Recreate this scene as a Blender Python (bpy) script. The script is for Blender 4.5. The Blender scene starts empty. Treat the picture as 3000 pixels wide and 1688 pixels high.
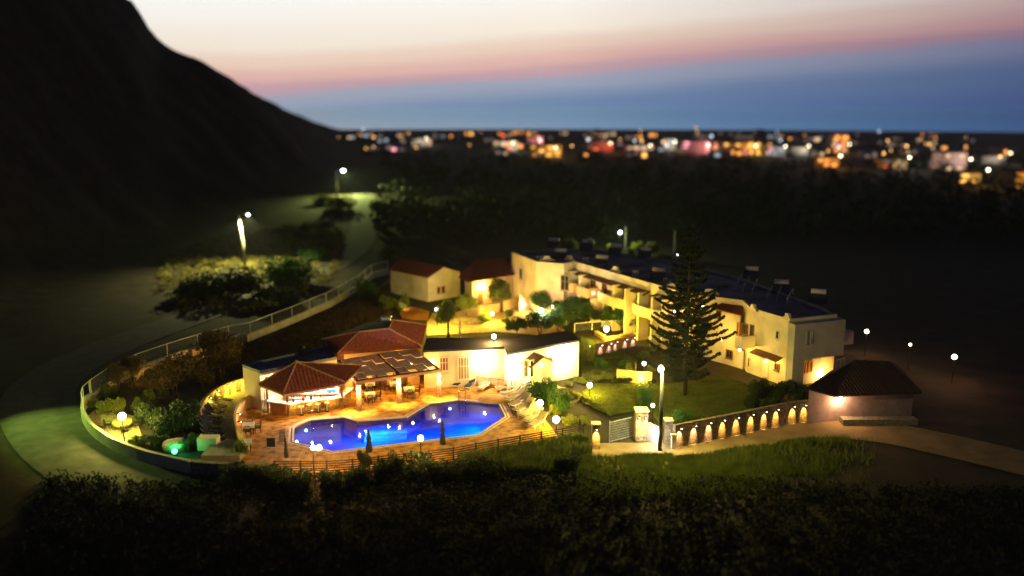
import bpy, bmesh, math, random
from mathutils import Vector, Matrix
random.seed(7)
R=math.radians
C=bpy.context.scene
COL=C.collection
# ------------------------------------------------------------------ survey: turn sighted points into places on the site
F=2598.0;CX,CY=1500.0,844.0;PIT=math.atan((844-314)/F);CH=26.0
REG=dict(A=(200,950,3.22),B=(700,900,3.677),C=(1200,850,3.677),D=(1050,700,3.677),E=(1450,680,3.677),F=(1950,720,3.677),G=(1650,1000,3.22),H=(2200,850,3.22),I=(400,450,3.22),J=(600,1150,3.22),K=(0,900,3.22),L=(580,1080,8.573),M=(1400,1080,6.933),N=(1680,930,6.44),O=(2180,1080,6.44),Q=(950,1060,6.44),R=(700,1200,7.247),S=(800,1280,2.576),X=(0,0,.8587),P=(0,0,1.0))
def pxy(r,u,v):
    a,b,s=REG[r];return a+u/s,b+v/s
def ray(r,u,v):
    x,y=pxy(r,u,v);dx=(x-CX)/F;dn=(y-CY)/F
    c,s=math.cos(PIT),math.sin(PIT)
    return Vector((dx,c-dn*s,-s-dn*c))
def W(r,u,v,z=0.0):
    d=ray(r,u,v);t=(z-CH)/d.z
    return Vector((d.x*t,d.y*t,z))
def prj(x,y,z):
    c,s=math.cos(PIT),math.sin(PIT)
    dep=y*c-(z-CH)*s;dn=(-(z-CH)*c-y*s)
    return CX+F*x/dep,CY+F*dn/dep,dep
def Zat(b,r,u,v):
    yy=pxy(r,u,v)[1];lo,hi=-5.,80.
    for _ in range(40):
        m=(lo+hi)/2
        if prj(b[0],b[1],m)[1]>yy:lo=m
        else:hi=m
    return lo
def WP(p0,p1,r,u,v):
    "where a sight line meets the upright wall p0-p1: metres along it, height"
    d=ray(r,u,v);w=Vector((p1[0]-p0[0],p1[1]-p0[1]));L=w.length;w/=L;n=Vector((-w.y,w.x))
    t=(n.x*p0[0]+n.y*p0[1])/(n.x*d.x+n.y*d.y)
    x,y=d.x*t,d.y*t
    return (x-p0[0])*w.x+(y-p0[1])*w.y,CH+d.z*t
def Gs(r,*uv): return [W(r,u,v) for u,v in uv]
# ------------------------------------------------------------------ materials
MATS={}
def nt(name):
    m=bpy.data.materials.new(name);m.use_nodes=True;n=m.node_tree;n.nodes.clear()
    out=n.nodes.new('ShaderNodeOutputMaterial');return m,n,out
def mat(name,c1,c2=None,scale=3.0,rough=.85,bump=.0,bscale=20.,metal=0.,kind='noise',spec=.3,c3=None,transl=0.,detail=5.):
    if name in MATS:return MATS[name]
    m,n,out=nt(name);N=n.nodes;Lk=n.links
    b=N.new('ShaderNodeBsdfPrincipled');b.inputs['Roughness'].default_value=rough;b.inputs['Metallic'].default_value=metal
    b.inputs['Specular IOR Level'].default_value=spec
    tc=N.new('ShaderNodeTexCoord')
    if c2 is None:c2=tuple(min(1,x*.8) for x in c1)
    if kind=='noise':
        t=N.new('ShaderNodeTexNoise');t.inputs['Scale'].default_value=scale;t.inputs['Detail'].default_value=detail;fac=t.outputs[0]
    elif kind=='cell':
        t=N.new('ShaderNodeTexVoronoi');t.inputs['Scale'].default_value=scale
        s=N.new('ShaderNodeSeparateColor');Lk.new(t.outputs['Color'],s.inputs[0]);fac=s.outputs[0]
    elif kind=='brick':
        t=N.new('ShaderNodeTexBrick');t.inputs['Scale'].default_value=scale
    Lk.new(tc.outputs['Object'],t.inputs['Vector'])
    rp=N.new('ShaderNodeValToRGB')
    e=rp.color_ramp.elements
    if kind=='brick':
        t.inputs['Color1'].default_value=(*c1,1);t.inputs['Color2'].default_value=(*c2,1);t.inputs['Mortar'].default_value=(*(c3 or c1),1);col=t.outputs['Color']
        Lk.new(col,b.inputs['Base Color'])
    else:
        lo,hi=(.35,.65) if kind=='noise' else (0,1)
        e[0].position=lo;e[0].color=(*c1,1);e[1].position=hi;e[1].color=(*c2,1)
        if c3:
            q=rp.color_ramp.elements.new((lo+hi)/2);q.color=(*c3,1)
        Lk.new(fac,rp.inputs[0])
        if kind=='cell':
            v2=N.new('ShaderNodeTexVoronoi');v2.feature='DISTANCE_TO_EDGE';v2.inputs['Scale'].default_value=scale;Lk.new(tc.outputs['Object'],v2.inputs['Vector'])
            r2=N.new('ShaderNodeValToRGB');r2.color_ramp.elements[0].position=.0;r2.color_ramp.elements[1].position=.09
            r2.color_ramp.elements[0].color=(.35,.35,.35,1);Lk.new(v2.outputs['Distance'],r2.inputs[0])
            mx=N.new('ShaderNodeMix');mx.data_type='RGBA';mx.blend_type='MULTIPLY';mx.inputs[0].default_value=1
            Lk.new(rp.outputs[0],mx.inputs[6]);Lk.new(r2.outputs[0],mx.inputs[7]);Lk.new(mx.outputs[2],b.inputs['Base Color'])
        else:
            Lk.new(rp.outputs[0],b.inputs['Base Color'])
    if bump>0:
        bn=N.new('ShaderNodeTexNoise');bn.inputs['Scale'].default_value=bscale;bn.inputs['Detail'].default_value=4;Lk.new(tc.outputs['Object'],bn.inputs['Vector'])
        bp=N.new('ShaderNodeBump');bp.inputs['Strength'].default_value=bump;bp.inputs['Distance'].default_value=.05
        Lk.new(bn.outputs[0],bp.inputs['Height']);Lk.new(bp.outputs[0],b.inputs['Normal'])
    if transl>0:
        tr=N.new('ShaderNodeBsdfTranslucent');ms=N.new('ShaderNodeMixShader');ms.inputs[0].default_value=transl
        Lk.new(rp.outputs[0],tr.inputs[0]);Lk.new(b.outputs[0],ms.inputs[1]);Lk.new(tr.outputs[0],ms.inputs[2]);Lk.new(ms.outputs[0],out.inputs[0])
    else:Lk.new(b.outputs[0],out.inputs[0])
    MATS[name]=m;return m
def emis(name,col,st,through=False,sample=False):
    if name in MATS:return MATS[name]
    m,n,out=nt(name);e=n.nodes.new('ShaderNodeEmission');e.inputs[0].default_value=(*col,1);e.inputs[1].default_value=st
    if through:   # frosted glass of a lamp: passes the bulb's light and shines itself
        t=n.nodes.new('ShaderNodeBsdfTransparent');a=n.nodes.new('ShaderNodeAddShader')
        n.links.new(e.outputs[0],a.inputs[0]);n.links.new(t.outputs[0],a.inputs[1]);n.links.new(a.outputs[0],out.inputs[0])
    else:n.links.new(e.outputs[0],out.inputs[0])
    if not sample:
        try:m.cycles.emission_sampling='NONE'
        except Exception:pass
    MATS[name]=m;return m
cream=mat('plaster_cream',(.80,.72,.52),(.62,.52,.33),.55,.9,.15,30)
white=mat('plaster_white',(.80,.77,.68),(.72,.68,.58),.8,.9,.1,30)
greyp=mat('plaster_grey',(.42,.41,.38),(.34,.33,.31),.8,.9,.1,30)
orange=mat('plaster_ochre',(.72,.48,.22),(.62,.38,.15),.9,.9,.1,20)
stone=mat('stone_wall',(.40,.30,.17),(.20,.14,.08),4.5,.95,.5,12,kind='cell',c3=(.30,.22,.12))
stoneg=mat('stone_wall_grey',(.30,.27,.20),(.16,.14,.10),5,.95,.6,12,kind='cell')
tile=mat('roof_tile',(.23,.055,.035),(.12,.028,.022),5,.8,.3,25,detail=8)
ridge=mat('ridge_tile',(.42,.24,.14),(.30,.16,.10),6,.85)
roofblk=mat('roof_felt',(.030,.030,.045),(.018,.018,.03),1.2,.8,.2,10)
roofblue=mat('roof_membrane',(.13,.145,.27),(.02,.024,.055),.3,.7,.3,4,detail=8)
paving=mat('paving',(.60,.31,.035),(.20,.085,.012),1.6,.75,.6,9,kind='noise',c3=(.42,.20,.03),detail=14)
coping=mat('coping',(.72,.55,.36),(.55,.38,.22),6,.6,.1)
drain=mat('drain_slot',(.03,.022,.015),(.015,.01,.008),6,.8)
pooltile=mat('pool_tile',(.008,.10,.62),(.005,.07,.48),.4,.4,kind='noise',detail=1)
steptile=mat('step_tile',(.02,.30,.72),(.015,.22,.6),1,.4)
wood=mat('wood_brown',(.22,.11,.05),(.13,.06,.03),6,.7,.2)
woodd=mat('wood_dark',(.055,.03,.018),(.03,.018,.01),6,.8,.2)
woodo=mat('wood_beam',(.55,.28,.13),(.42,.2,.09),6,.7,.1)
metalw=mat('metal_white',(.75,.74,.70),(.65,.64,.6),4,.45)
metalg=mat('metal_grey',(.35,.36,.35),(.25,.26,.25),4,.5)
metalb=mat('metal_black',(.02,.02,.022),(.012,.012,.012),4,.5)
chrome=mat('chrome',(.8,.8,.82),(.7,.7,.72),4,.2,metal=1)
blackp=mat('plastic_black',(.018,.018,.022),(.010,.010,.013),5,.5)
fabd=mat('fabric_navy',(.020,.022,.035),(.012,.012,.022),5,.9)
fabt=mat('fabric_taupe',(.34,.27,.20),(.24,.19,.14),5,.9)
cloth=mat('table_linen',(.78,.72,.58),(.66,.6,.45),3,.9)
canvas=mat('canvas_navy',(.018,.02,.03),(.01,.012,.02),5,.9)
canvasr=mat('canvas_red',(.18,.03,.02),(.10,.02,.015),5,.9)
panelm=mat('canopy_panel',(.66,.57,.55),(.50,.44,.46),2,.75,.1,transl=.3)
concrete=mat('concrete_pole',(.45,.42,.33),(.32,.30,.24),3,.9,.3)
leafm=[mat('leaf_olive',(.17,.20,.04),(.08,.11,.02),.9,.65,transl=.25,spec=.35),
       mat('leaf_green',(.06,.15,.022),(.028,.075,.012),.9,.6,transl=.25,spec=.35),
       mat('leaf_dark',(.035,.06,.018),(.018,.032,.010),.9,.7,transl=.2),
       mat('leaf_yellow',(.26,.27,.04),(.14,.16,.022),.9,.65,transl=.25),
       mat('leaf_dry',(.14,.09,.035),(.07,.05,.018),.9,.8,transl=.2)]
bark=mat('bark',(.16,.11,.07),(.09,.06,.04),6,.95,.5)
barkp=mat('bark_pine',(.045,.03,.02),(.025,.018,.012),6,.95,.5)
glassd=mat('glass_dark',(.03,.022,.015),(.02,.015,.01),2,.12,spec=.6)
glasst=mat('glass_tea',(.20,.09,.03),(.14,.06,.02),2,.25,spec=.6)
WARM=(1.,.50,.08);WARM2=(1.,.58,.13);YEL=(1.,.70,.05);WHT=(1.,.90,.70);COOL=(.75,.85,1.);GRN=(.05,1.,.25);GREENISH=(.80,1.,.42);ORG=(1.,.42,.10)
gl_warm=emis('globe_warm',(1.,.88,.55),9,True)
gl_white=emis('globe_white',(1.,.96,.88),10,True)
gl_cool=emis('globe_cool',(.85,.93,1.),9,True)
gl_green=emis('globe_green',(.05,1.,.35),6,True)
# ------------------------------------------------------------------ mesh collecting
class MB:
    def __init__(s):s.v=[];s.f=[]
    def add(s,vs,fs):
        k=len(s.v);s.v+=[tuple(p) for p in vs];s.f+=[tuple(i+k for i in f) for f in fs];return s
    def box(s,c,d,rz=0.,M=None):
        cx,cy,cz=c;dx,dy,dz=d[0]/2,d[1]/2,d[2]/2;co,si=math.cos(rz),math.sin(rz);vs=[]
        for x,y,z in((-1,-1,-1),(1,-1,-1),(1,1,-1),(-1,1,-1),(-1,-1,1),(1,-1,1),(1,1,1),(-1,1,1)):
            a,b=x*dx,y*dy;p=Vector((cx+a*co-b*si,cy+a*si+b*co,cz+z*dz))
            if M:p=M@p
            vs.append(p)
        return s.add(vs,[(3,2,1,0),(4,5,6,7),(0,1,5,4),(1,2,6,5),(2,3,7,6),(3,0,4,7)])
    def prism(s,poly,z0,z1):
        n=len(poly);a=sum(poly[i][0]*poly[(i+1)%n][1]-poly[(i+1)%n][0]*poly[i][1] for i in range(n))
        if a<0:poly=poly[::-1]
        zb=z0 if hasattr(z0,'__len__') else [z0]*n
        zt=z1 if hasattr(z1,'__len__') else [z1]*n
        vs=[(p[0],p[1],zb[i]) for i,p in enumerate(poly)]+[(p[0],p[1],zt[i]) for i,p in enumerate(poly)]
        return s.add(vs,[tuple(range(n))[::-1],tuple(range(n,2*n))]+[(i,(i+1)%n,(i+1)%n+n,i+n) for i in range(n)])
    def tube(s,pts,rad,n=8,cap=True):
        pts=[Vector(p) for p in pts]
        if not hasattr(rad,'__len__'):rad=[rad]*len(pts)
        vs=[];fs=[]
        for i,p in enumerate(pts):
            t=(pts[min(i+1,len(pts)-1)]-pts[max(i-1,0)]).normalized()
            a=t.orthogonal().normalized() if abs(t.z)<.98 else Vector((1,0,0));
            if abs(t.z)<.98:a=t.cross(Vector((0,0,1))).normalized()
            b=t.cross(a)
            for k in range(n):
                w=2*math.pi*k/n;vs.append(p+(a*math.cos(w)+b*math.sin(w))*rad[i])
        for i in range(len(pts)-1):
            for k in range(n):fs.append((i*n+k,i*n+(k+1)%n,(i+1)*n+(k+1)%n,(i+1)*n+k))
        if cap:fs+=[tuple(range(n))[::-1],tuple(range((len(pts)-1)*n,len(pts)*n))]
        return s.add(vs,fs)
    def lathe(s,prof,c=(0,0,0),n=16):
        vs=[];fs=[];m=len(prof)
        for r,z in prof:
            for k in range(n):
                w=2*math.pi*k/n;vs.append((c[0]+r*math.cos(w),c[1]+r*math.sin(w),c[2]+z))
        for i in range(m-1):
            for k in range(n):fs.append((i*n+k,i*n+(k+1)%n,(i+1)*n+(k+1)%n,(i+1)*n+k))
        return s.add(vs,fs)
    def ball(s,c,r,n=12,m=8,sq=1.):
        return s.lathe([(max(1e-3,r*math.sin(math.pi*i/m)),-r*sq*math.cos(math.pi*i/m)) for i in range(m+1)],c,n)
    def band(s,line,z0,z1,th,closed=False,z0b=None):
        "an upright wall of thickness th along a ground line"
        n=len(line);L=[];Rr=[]
        for i,p in enumerate(line):
            if closed:a,b=line[(i-1)%n],line[(i+1)%n]
            else:a,b=line[max(i-1,0)],line[min(i+1,n-1)]
            d=Vector((b[0]-a[0],b[1]-a[1])).normalized();q=Vector((-d.y,d.x))*th/2
            L.append((p[0]+q.x,p[1]+q.y));Rr.append((p[0]-q.x,p[1]-q.y))
        if not hasattr(z0,'__len__'):z0=[z0]*n
        if not hasattr(z1,'__len__'):z1=[z1]*n
        vs=[]
        for i in range(n):vs+=[(*Rr[i],z0[i]),(*L[i],z0[i]),(*L[i],z1[i]),(*Rr[i],z1[i])]
        fs=[]
        for i in range(n if closed else n-1):
            a=i*4;b=((i+1)%n)*4
            for k in range(4):fs.append((a+k,a+(k+1)%4,b+(k+1)%4,b+k))
        if not closed:fs+=[(0,1,2,3),((n-1)*4+3,(n-1)*4+2,(n-1)*4+1,(n-1)*4)]
        return s.add(vs,fs)
    def build(s,name,m,parent=None,smooth=False,loc=None):
        me=bpy.data.meshes.new(name);me.from_pydata(s.v,[],s.f)
        if loc is not None:
            me.transform(Matrix.Translation(-Vector(loc)))
        me.validate();me.update()
        o=bpy.data.objects.new(name,me);COL.objects.link(o)
        if m:me.materials.append(m)
        bm=bmesh.new();bm.from_mesh(me);bmesh.ops.recalc_face_normals(bm,faces=bm.faces);bm.to_mesh(me);bm.free()
        if smooth:
            for p in me.polygons:p.use_smooth=True
        if loc is not None:o.location=loc
        if parent is not None:
            o.parent=parent
            if loc is None and parent.get('world_parts'):o.matrix_parent_inverse=Matrix.Translation(-Vector(parent.location))
            elif loc is not None:o.matrix_parent_inverse=Matrix.Translation(-Vector(parent.location))
        return o
def tag(o,label,cat,group=None,kind=None):
    o['label']=label;o['category']=cat
    if group:o['group']=group
    if kind:o['kind']=kind
    return o
def thing(name,label,cat,loc=(0,0,0),rz=0.,group=None,world=False):
    o=bpy.data.objects.new(name,None);COL.objects.link(o);o.location=loc;o.rotation_euler.z=rz;o.empty_display_size=.2
    tag(o,label,cat,group)
    if world:o['world_parts']=1     # parts are given in site coordinates
    return o
def dup(root,loc,rz=0.,label=None,sc=1.,group=None):
    r=root.copy();COL.objects.link(r);r.location=loc;r.rotation_euler=(0,0,rz);r.scale=(sc,)*3 if not hasattr(sc,'__len__') else sc
    if label:r['label']=label
    if group:r['group']=group
    for ch in list(root.children):
        if ch.type=='LIGHT':continue
        c=ch.copy();COL.objects.link(c);c.parent=r
        for g in ch.children:
            d=g.copy();COL.objects.link(d);d.parent=c
    return r
def struct(o):o['kind']='structure';return o
LS=8.0
def light(name,loc,watt,col,rad=.12,parent=None,spot=None,aim=None,blend=.6):
    l=bpy.data.lights.new(name,'SPOT' if spot else 'POINT');l.energy=watt*LS;l.color=col;l.shadow_soft_size=rad
    if spot:l.spot_size=R(spot);l.spot_blend=blend
    o=bpy.data.objects.new(name,l);COL.objects.link(o);o.location=loc
    if aim is not None:o.rotation_euler=(Vector(aim)-Vector(loc)).to_track_quat('-Z','Y').to_euler()
    if parent is not None:
        o.parent=parent;o.matrix_parent_inverse=Matrix.LocRotScale(parent.location,parent.rotation_euler,parent.scale).inverted()
    return o
# ------------------------------------------------------------------ camera
cd=bpy.data.cameras.new('camera');cam=bpy.data.objects.new('camera',cd);COL.objects.link(cam);C.camera=cam
cam.location=(0,0,CH);cam.rotation_euler=(math.pi/2-PIT,0,0)
cd.sensor_width=36;cd.lens=36*F/3000;cd.clip_start=.5;cd.clip_end=60000
cd.dof.use_dof=True;cd.dof.focus_distance=77;cd.dof.aperture_fstop=cd.lens/1000/.60
# ------------------------------------------------------------------ sky
w=bpy.data.worlds.new('World');C.world=w;w.use_nodes=True;n=w.node_tree;n.nodes.clear();N=n.nodes;Lk=n.links
out=N.new('ShaderNodeOutputWorld')
tc=N.new('ShaderNodeTexCoord');sep=N.new('ShaderNodeSeparateXYZ');Lk.new(tc.outputs['Generated'],sep.inputs[0])
def mth(op,a,b=None,c=None):
    q=N.new('ShaderNodeMath');q.operation=op
    for i,x in enumerate((a,b,c)):
        if x is None:continue
        if isinstance(x,(int,float)):q.inputs[i].default_value=x
        else:Lk.new(x,q.inputs[i])
    return q.outputs[0]
az=mth('ARCTAN2',sep.outputs[0],sep.outputs[1])
azp=mth('MAXIMUM',mth('ADD',az,.26),0.)
el=mth('SUBTRACT',sep.outputs[2],mth('MULTIPLY',azp,.068))
nz=N.new('ShaderNodeTexNoise');nz.inputs['Scale'].default_value=3;mp=N.new('ShaderNodeMapping');mp.inputs['Scale'].default_value=(1,1,14);Lk.new(tc.outputs['Generated'],mp.inputs[0]);Lk.new(mp.outputs[0],nz.inputs[0])
el=mth('ADD',el,mth('MULTIPLY',mth('SUBTRACT',nz.outputs[0],.5),.012))
tt=mth('MULTIPLY_ADD',el,4.,.2)
rp=N.new('ShaderNodeValToRGB');Lk.new(tt,rp.inputs[0]);cr=rp.color_ramp;cr.interpolation='EASE'
def s2l(c):return tuple(((x/255+.055)/1.055)**2.4 if x>10 else x/255/12.92 for x in c)
stops=[(-.05,(92,122,168)),(-.020,(108,136,172)),(.008,(156,164,184)),(.019,(196,160,168)),(.030,(226,182,172)),(.046,(238,210,190)),(.064,(246,234,218)),(.105,(243,240,234)),(.15,(110,115,135)),(.195,(6,7,10))]
cr.elements[0].position=stops[0][0]*4+.2;cr.elements[0].color=(*s2l(stops[0][1]),1)
cr.elements[1].position=stops[-1][0]*4+.2;cr.elements[1].color=(*s2l(stops[-1][1]),1)
for e_,c_ in stops[1:-1]:
    q=cr.elements.new(e_*4+.2);q.color=(*s2l(c_),1)
# right side of the dusk goes violet
mr=N.new('ShaderNodeMapRange');mr.inputs['From Min'].default_value=.05;mr.inputs['From Max'].default_value=.6;Lk.new(az,mr.inputs['Value'])
mx=N.new('ShaderNodeMix');mx.data_type='RGBA';mx.blend_type='MULTIPLY';Lk.new(mr.outputs[0],mx.inputs[0]);Lk.new(rp.outputs[0],mx.inputs[6]);mx.inputs[7].default_value=(.42,.39,.52,1)
# dusk glow only towards the sea
fr=N.new('ShaderNodeMapRange');fr.interpolation_type='SMOOTHSTEP';Lk.new(mth('ABSOLUTE',az),fr.inputs['Value']);fr.inputs['From Min'].default_value=.75;fr.inputs['From Max'].default_value=1.4;fr.inputs['To Min'].default_value=1;fr.inputs['To Max'].default_value=0
bg=N.new('ShaderNodeBackground');mx2=N.new('ShaderNodeMix');mx2.data_type='RGBA';Lk.new(fr.outputs[0],mx2.inputs[0]);mx2.inputs[6].default_value=(.013,.016,.040,1);Lk.new(mx.outputs[2],mx2.inputs[7])
Lk.new(mx2.outputs[2],bg.inputs[0]);bg.inputs[1].default_value=1.25
sky=N.new('ShaderNodeTexSky');sky.sky_type='NISHITA';sky.sun_disc=False;sky.sun_elevation=R(-6);sky.sun_rotation=R(-10)
bg2=N.new('ShaderNodeBackground');Lk.new(sky.outputs[0],bg2.inputs[0]);bg2.inputs[1].default_value=.05
ad=N.new('ShaderNodeAddShader');Lk.new(bg.outputs[0],ad.inputs[0]);Lk.new(bg2.outputs[0],ad.inputs[1]);Lk.new(ad.outputs[0],out.inputs[0])
# ------------------------------------------------------------------ pool outline (needed by the ground)
POOL=[W('R',1165,690),W('R',1180,395),W('R',1520,235),W('Q',370,1060),W('Q',620,1135),W('Q',1560,1060),W('Q',1990,800),W('C',530,1190),W('C',960,1230),W('M',550,985),W('M',0,1345),W('J',1200,560),W('J',850,470)]
pc=sum(POOL,Vector())/len(POOL)
def inpoly(x,y,P):
    r=False;n=len(P);j=n-1
    for i in range(n):
        if (P[i][1]>y)!=(P[j][1]>y) and x<(P[j][0]-P[i][0])*(y-P[i][1])/(P[j][1]-P[i][1])+P[i][0]:r=not r
        j=i
    return r
def offs(P,d):
    "offset closed polygon outwards"
    n=len(P);a=sum(P[i][0]*P[(i+1)%n][1]-P[(i+1)%n][0]*P[i][1] for i in range(n));sg=1 if a>0 else -1;res=[]
    for i in range(n):
        p,q,r_=Vector(P[i-1][:2]),Vector(P[i][:2]),Vector(P[(i+1)%n][:2])
        e1=(q-p).normalized();e2=(r_-q).normalized();n1=Vector((e1.y,-e1.x))*sg;n2=Vector((e2.y,-e2.x))*sg
        m=(n1+n2).normalized();k=d/max(.5,m.dot(n1));res.append((q.x+m.x*k,q.y+m.y*k))
    return res
HOLE=offs(POOL,1.3)
# ------------------------------------------------------------------ terrain
SIL=[(-900,-1400),(-400,-700),(-50,-420),(150,-260),(330,-90),(430,0),(468,90),(500,132),(600,190),(700,238),(757,275),(820,330),(870,372),(930,440),(990,480),(1100,540)]
def hsil(xp):
    for (a,b),(c,d) in zip(SIL,SIL[1:]):
        if xp<=c:
            t=max(0,(xp-a)/(c-a));t=t;yp=b+(d-b)*t
            dd=ray('P',xp,yp);return dd.z/math.hypot(dd.x,dd.y)
    return -1
AZT=[]
for k in range(-900,1101,10):
    dd=ray('P',k,500);AZT.append((math.atan2(dd.x,dd.y),hsil(k)))
def lerpT(T,x):
    if x<=T[0][0]:return T[0][1]
    for (a,b),(c,d) in zip(T,T[1:]):
        if x<=c:return b+(d-b)*(x-a)/(c-a)
    return T[-1][1]
from mathutils import noise as mn
def gz(x,y):
    if y<2:return 0.
    az=math.atan2(x,y)
    if az>AZT[-1][0]:return 0.
    te=lerpT(AZT,az);r=math.hypot(x,y)
    u=(az+.62)/.45
    Rc=250+170*min(1,max(0,u));zc=CH+Rc*te
    if zc<=0:return 0.
    r0=Rc*(.40+.25*min(1,max(0,u)));t=(r-r0)/(Rc-r0)
    if t<=0:return 0.
    t=min(1.,t);s=t*t*(3-2*t)
    z=zc*s
    z+=mn.noise(Vector((x*.02,y*.02,0)))*5*min(1,z/12)+mn.noise(Vector((x*.09,y*.09,3)))*2.6*min(1,z/12)
    return max(z,0.)
gb=MB();rad=[];r=4.
while r<1100:
    rad.append(r);r+=.6 if r<135 and r>40 else max(.9,r*.012)
NA=230;A0,A1=-.80,.80;idx={}
for i,r in enumerate(rad):
    for k in range(NA+1):
        a=A0+(A1-A0)*k/NA;x,y=r*math.sin(a),r*math.cos(a);z=gz(x,y)
        if z==0:z=mn.noise(Vector((x*.3,y*.3,0)))*.04-.06
        gb.v.append((x,y,z))
for i in range(len(rad)-1):
    for k in range(NA):
        q=(i*(NA+1)+k,i*(NA+1)+k+1,(i+1)*(NA+1)+k+1,(i+1)*(NA+1)+k)
        if 60<rad[i]<95 and any(inpoly(gb.v[j][0],gb.v[j][1],HOLE) for j in q):continue
        gb.f.append(q)
soil=mat('soil',(.040,.027,.015),(.014,.012,.007),.35,.95,.6,2.5,c3=(.024,.020,.010),detail=10)
struct(gb.build('ground',soil,smooth=True))
# sea
m,n2,o2=nt('sea_water');g=n2.nodes.new('ShaderNodeBsdfGlossy');g.inputs[0].default_value=(.55,.86,1.,1);g.inputs['Roughness'].default_value=.08
bpn=n2.nodes.new('ShaderNodeTexNoise');bpn.inputs['Scale'].default_value=.02;bpn.inputs['Detail'].default_value=6
tcs=n2.nodes.new('ShaderNodeTexCoord');n2.links.new(tcs.outputs['Object'],bpn.inputs[0])
bp=n2.nodes.new('ShaderNodeBump');bp.inputs['Strength'].default_value=.12;bp.inputs['Distance'].default_value=1;n2.links.new(bpn.outputs[0],bp.inputs['Height']);n2.links.new(bp.outputs[0],g.inputs['Normal'])
n2.links.new(g.outputs[0],o2.inputs[0])
b=MB();ys=[900,1500,2500,4500,8000,15000,30000,50000]
for i,y in enumerate(ys):
    for x in range(-6,7):b.v.append((x*y*.2,y,-3 if i else -3.))
for i in range(len(ys)-1):
    for k in range(12):b.f.append((i*13+k,i*13+k+1,(i+1)*13+k+1,(i+1)*13+k))
struct(b.build('sea',m))
# ------------------------------------------------------------------ flat sheets
def sheet(name,poly,z,m,hole=None,kind='structure'):
    bm=bmesh.new()
    def loop(P):
        vs=[bm.verts.new((p[0],p[1],z)) for p in P]
        for i in range(len(vs)):bm.edges.new((vs[i],vs[(i+1)%len(vs)]))
    loop(poly)
    if hole:loop(hole)
    bmesh.ops.triangle_fill(bm,use_beauty=True,edges=bm.edges[:],normal=(0,0,1))
    bmesh.ops.recalc_face_normals(bm,faces=bm.faces[:])
    me=bpy.data.meshes.new(name);bm.to_mesh(me);bm.free()
    if me.polygons and me.polygons[0].normal.z<0:me.flip_normals()
    me.materials.append(m);o=bpy.data.objects.new(name,me);COL.objects.link(o);o['kind']=kind;return o
def strip(line,wd):
    L=[];Rr=[];n=len(line)
    for i,p in enumerate(line):
        a,b=line[max(i-1,0)],line[min(i+1,n-1)];d=Vector((b[0]-a[0],b[1]-a[1])).normalized();ww=wd[i] if hasattr(wd,'__len__') else wd
        L.append((p[0]-d.y*ww/2,p[1]+d.x*ww/2));Rr.append((p[0]+d.y*ww/2,p[1]-d.x*ww/2))
    return L+Rr[::-1]
def smooth(line,k=4):
    "Catmull-Rom through ground points"
    P=[Vector(p) for p in line];o=[]
    for i in range(len(P)-1):
        a,b,c,d=P[max(i-1,0)],P[i],P[i+1],P[min(i+2,len(P)-1)]
        for j in range(k):
            t=j/k;o.append(.5*((2*b)+(c-a)*t+(2*a-5*b+4*c-d)*t*t+(3*b-a-3*c+d)*t**3))
    o.append(P[-1]);return o
asphalt=mat('asphalt',(.085,.085,.07),(.05,.05,.042),.8,.9,.2,8)
dirtroad=mat('dirt_road',(.26,.19,.09),(.17,.12,.055),.5,.95,.3,3)
FENCE=[W('P',806,1397),W('P',994,1396),W('P',1246,1366),W('P',1308,1360),W('P',1421,1338),W('P',1537,1316),W('P',1708,1286)]
DECK=[W('P',700,1340),W('P',745,1378),W('P',808,1394)]+[p+Vector((0,.15,0)) for p in FENCE[1:5]]+[W('P',1545,1312),W('P',1640,1290),W('P',1606,1240),W('P',1560,1180),W('P',1530,1140),W('P',1500,1100),W('P',1250,1050),W('P',900,1060),W('P',740,1115),W('P',735,1190),W('P',700,1215),W('P',690,1245),W('P',697,1278)]
sheet('pool_deck',DECK,.02,paving,offs(POOL,.42))
# perimeter road round the left of the compound, running away up the valley
RL=smooth([W('P',760,1500),W('P',520,1480),W('P',330,1400),W('P',170,1290),W('P',110,1170),W('P',185,1085),W('P',340,1010),W('P',560,930),W('P',760,860),W('P',930,795),W('P',1030,735),W('P',1068,670),W('P',1072,620),W('P',1058,560),W('P',1010,520)],5)
sheet('road',strip(RL,6.2),.005,asphalt)
RR=smooth([W('P',1640,1345),W('P',1780,1335),W('P',1950,1330),W('P',2150,1288),W('P',2370,1252),W('P',2560,1262),W('P',2760,1300),W('P',3100,1380)],4)
sheet('road',strip(RR,[4,4,4]+[5.2]*(len(RR)-3)),.005,dirtroad)
lawnm=mat('lawn_grass',(.10,.12,.018),(.05,.07,.012),1.2,.9,.6,14,detail=10)
lawnl=mat('meadow_grass',(.060,.105,.018),(.035,.062,.011),1.2,.9,.6,14,detail=10)
pathm=mat('path_paving',(.60,.40,.20),(.48,.30,.14),2.2,.85,.2,8,kind='cell')
LAWN=[W('G',170,480),W('G',300,400),W('G',700,400),W('G',1000,400),W('G',1500,330),W('G',1730,400),W('G',1830,560),W('G',1790,640),W('G',1400,720),W('G',1040,800),W('G',950,830),W('G',800,640),W('G',430,700)]
sheet('lawn',LAWN,.012,lawnm)
LAWN2=[W('C',1840,500),W('C',2050,560),W('C',2250,640),W('C',2450,760),W('C',2440,900),W('C',2150,930),W('C',1850,960)]
sheet('lawn',LAWN2,.012,lawnm)
VERGE=[W('G',-100,1130),W('G',250,1085),W('G',900,1085),W('G',1200,1050),W('G',1700,985),W('G',2200,920),W('G',2900,960),W('G',3400,1100),W('G',3200,1450),W('G',1000,1600),W('G',-300,1500)]
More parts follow.
